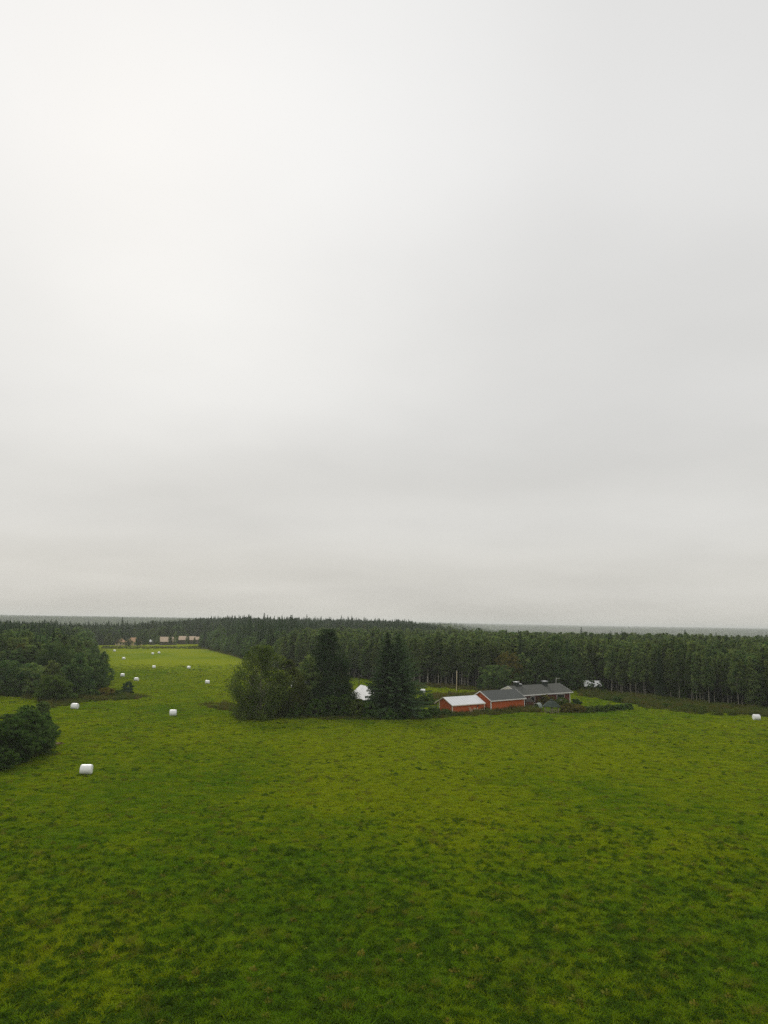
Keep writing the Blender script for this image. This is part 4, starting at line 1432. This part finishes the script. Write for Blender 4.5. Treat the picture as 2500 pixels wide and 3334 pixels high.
weeds('brown weeds behind the white-roofed shed', [((1400, 2283), (1400, 2264)), ((1480, 2278), (1480, 2262)), ((1560, 2268), (1560, 2257)), ((1620, 2262), (1620, 2250))], 2.4, 1.0, .6, 6)
weeds('reddish weeds at the foot of the plantation behind the small meadow', [((1330, 2236), (1330, 2226)), ((1430, 2241), (1430, 2232)), ((1520, 2249), (1520, 2238)), ((1600, 2258), (1600, 2242))], 1.4, 1.1, .65, 7)
weeds('rough weeds under the trees at the back edge of the left-hand field', [((-60, 2264), (-60, 2252)), ((60, 2272), (60, 2256)), ((150, 2290), (140, 2266))], 2.0, 1.1, .4, 8)
weeds('rough green strip between the far meadow and the far farm', [((330, 2113), (330, 2105)), ((450, 2113), (450, 2106)), ((560, 2112), (560, 2106)), ((680, 2114), (680, 2105))], .35, .8, .2, 9)
weeds('rough weeds along the far meadow edge below the mixed forest', [((680, 2116), (680, 2108)), ((760, 2136), (760, 2122)), ((830, 2162), (830, 2148)), ((900, 2188), (900, 2172))], .8, 1.2, .3, 10)
weeds('dark weeds and brambles along the foot of the willow thicket', [((-40, 2520), (-40, 2490)), ((40, 2498), (40, 2470)), ((110, 2470), (110, 2445)), ((176, 2446), (170, 2415))], 3.0, .9, .40, 11)

# patch of bare orange soil beside the thicket
so = G(186, 2424)
sp_ = MB()
k = 26
a_ = np.arange(k) / k * 6.2832
rr = 1.0 * (1 + .25 * np.sin(3 * a_) + .15 * np.sin(5 * a_ + 1))
ring = [(math.cos(q) * r0 * 1.0, math.sin(q) * r0 * 1.7) for q, r0 in zip(a_, rr)]
V = [(0, 0, .30)] + [(x * .6, y * .6, .22) for x, y in ring] + [(x, y, .0) for x, y in ring]
sp_.add(V, [(1 + i_, 1 + (i_ + 1) % k, 1 + k + (i_ + 1) % k, 1 + k + i_) for i_ in range(k)])
sp_.F.append(np.array([(0, 1 + (i_ + 1) % k, 1 + i_) for i_ in range(k)])[:, ::-1])
o_ = sp_.build('soil_mound', M['soil'], smooth=True)
o_.location = tuple(so)
tag(o_, 'small bare orange soil mound at the meadow end of the willow thicket', 'mound')

# ------------------------------------------------------------------ meadow grass
def grass_tuft(n, r, h, wd=.016):
    mb = MB()
    an, rr = rng.random(n) * 6.283, r * np.sqrt(rng.random(n))
    b = np.stack([np.cos(an) * rr, np.sin(an) * rr, np.full(n, -.02)], 1)
    hh_ = h * rng.uniform(.45, 1.15, n)
    ln = np.stack([rng.normal(size=n) * .75, rng.normal(size=n) * .75, np.ones(n)], 1) * hh_[:, None]
    side = unit(np.stack([rng.normal(size=n), rng.normal(size=n), 0 * hh_], 1)) * (wd * rng.uniform(.6, 1.4, n))[:, None]
    mid_ = b + ln * .55
    tip = b + ln * np.array([1.5, 1.5, .95])
    V = np.stack([b - side, b + side, mid_ + side * .8, mid_ - side * .8, tip], 1)
    tn = np.clip(rng.normal(.5, .22, n), 0, 1)
    idx = np.arange(n) * 5
    mb.add(V.reshape(-1, 3), np.stack([idx, idx + 1, idx + 2, idx + 3], 1), np.repeat(tn, 5))
    mb.F.append(np.stack([idx + 3, idx + 2, idx + 4], 1))
    return mb


def clover_tuft(n, r, h, lf):
    mb = MB()
    an, rr = rng.random(n) * 6.283, r * np.sqrt(rng.random(n))
    C_ = np.stack([np.cos(an) * rr, np.sin(an) * rr, h * (.3 + .7 * rng.random(n)) * (1.15 - rr / r * .7)], 1)
    cards(mb, C_, unit(rng.normal(size=(n, 3)) * .55 + np.array([0, 0, 1.])), lf * rng.uniform(.6, 1.3, n), rng, .75, np.clip(rng.normal(.5, .28, n), 0, 1))
    return mb


turf = [(grass_tuft(n_t, r_t, h_t, .017), M['grass'], v) for v, (n_t, r_t, h_t) in enumerate(((120, .34, .15), (105, .30, .19), (130, .38, .12), (90, .27, .24)))]
turf += [(clover_tuft(80, .30, .16, .085), M['clover'], 4), (clover_tuft(70, .27, .22, .10), M['clover'], 5)]
turf += [(clover_tuft(34, .26, .22, .16), M['dock'], 6), (grass_tuft(70, .35, .36, .012), M['dock'], 7)]
NX, NY = [], []
for d0, d1, dens in ((30, 60, 9.0), (60, 95, 6.5), (95, 140, 4.0), (140, 200, 2.4), (200, 270, 1.5), (270, 350, 1.0)):
    X, Y = jitter_grid(-.60 * d1 - 15, .60 * d1 + 15, d0, d1, dens ** -.5)
    k = np.abs(X) < .56 * Y + 6
    NX.append(X[k]); NY.append(Y[k])
NX, NY = np.concatenate(NX), np.concatenate(NY)
k = inside(CLEAR, NX, NY)
for o, th, L, W_ in (((25.40, 174.31), .676, 12.31, 7.08), ((15.85, 168.08), .646, 10.37, 6.16), ((34.35, 184.41), .648, 19.49, 9.12)):
    lx = (NX - o[0]) * math.cos(th) + (NY - o[1]) * math.sin(th)
    ly = -(NX - o[0]) * math.sin(th) + (NY - o[1]) * math.cos(th)
    k &= ~((lx > 0) & (lx < L) & (ly > 0.3) & (ly < W_))
k &= rng.random(len(NX)) > sstep(235, 350, NY)
NX, NY = NX[k], NY[k]
n = len(NX)
print('grass tufts', n, 'forest', int(rest.sum()), 'single', int(single.sum()), 'distant', len(DX))
cl = .5 + .75 * (fbm(NX / 1.7, NY / 2.2, 51, 4) - .5) + .30 * (fbm(NX / 18, NY / 18, 52, 2) - .5) + .06 * sstep(95, 42, NY) - .055 - .04 * sstep(70, 110, NY)
u = rng.random(n)
kd = rng.integers(0, 4, n)
kd = np.where(u < .03 + .34 * sstep(88, 42, NY) + .34 * sstep(.48, .72, cl), 4 + rng.integers(0, 2, n), kd)  # clover patches; the extra up close paints in the darkened foreground
kd = np.where((cl < .60) & (u > .984), 6, kd)
kd = np.where((cl < .60) & (u < .012), 7, kd)
big = 1 + 1.1 * sstep(55, 250, NY)
zs = (1 + .45 * sstep(95, 50, NY)) * rng.uniform(.7, 1.25, n) * (.55 + .9 * fbm(NX / 2.2, NY / 2.2, 61, 3))
sx = big * rng.uniform(.85, 1.2, n)
tt_ = np.clip(tint(NX, NY) + rng.normal(size=n) * .18 + .8 * (fbm(NX / 2.0, NY / 2.8, 71, 3) - .5), 0, 1)
scatter('grass', np.stack([NX, NY, hgt(NX, NY)], 1), euler(n, .06), np.stack([sx, sx, zs * (1 + .25 * (big - 1))], 1), kd,
        'green and yellowish meadow grass with darker clover patches', 'grass', tufts=turf, extra={'tint': tt_})
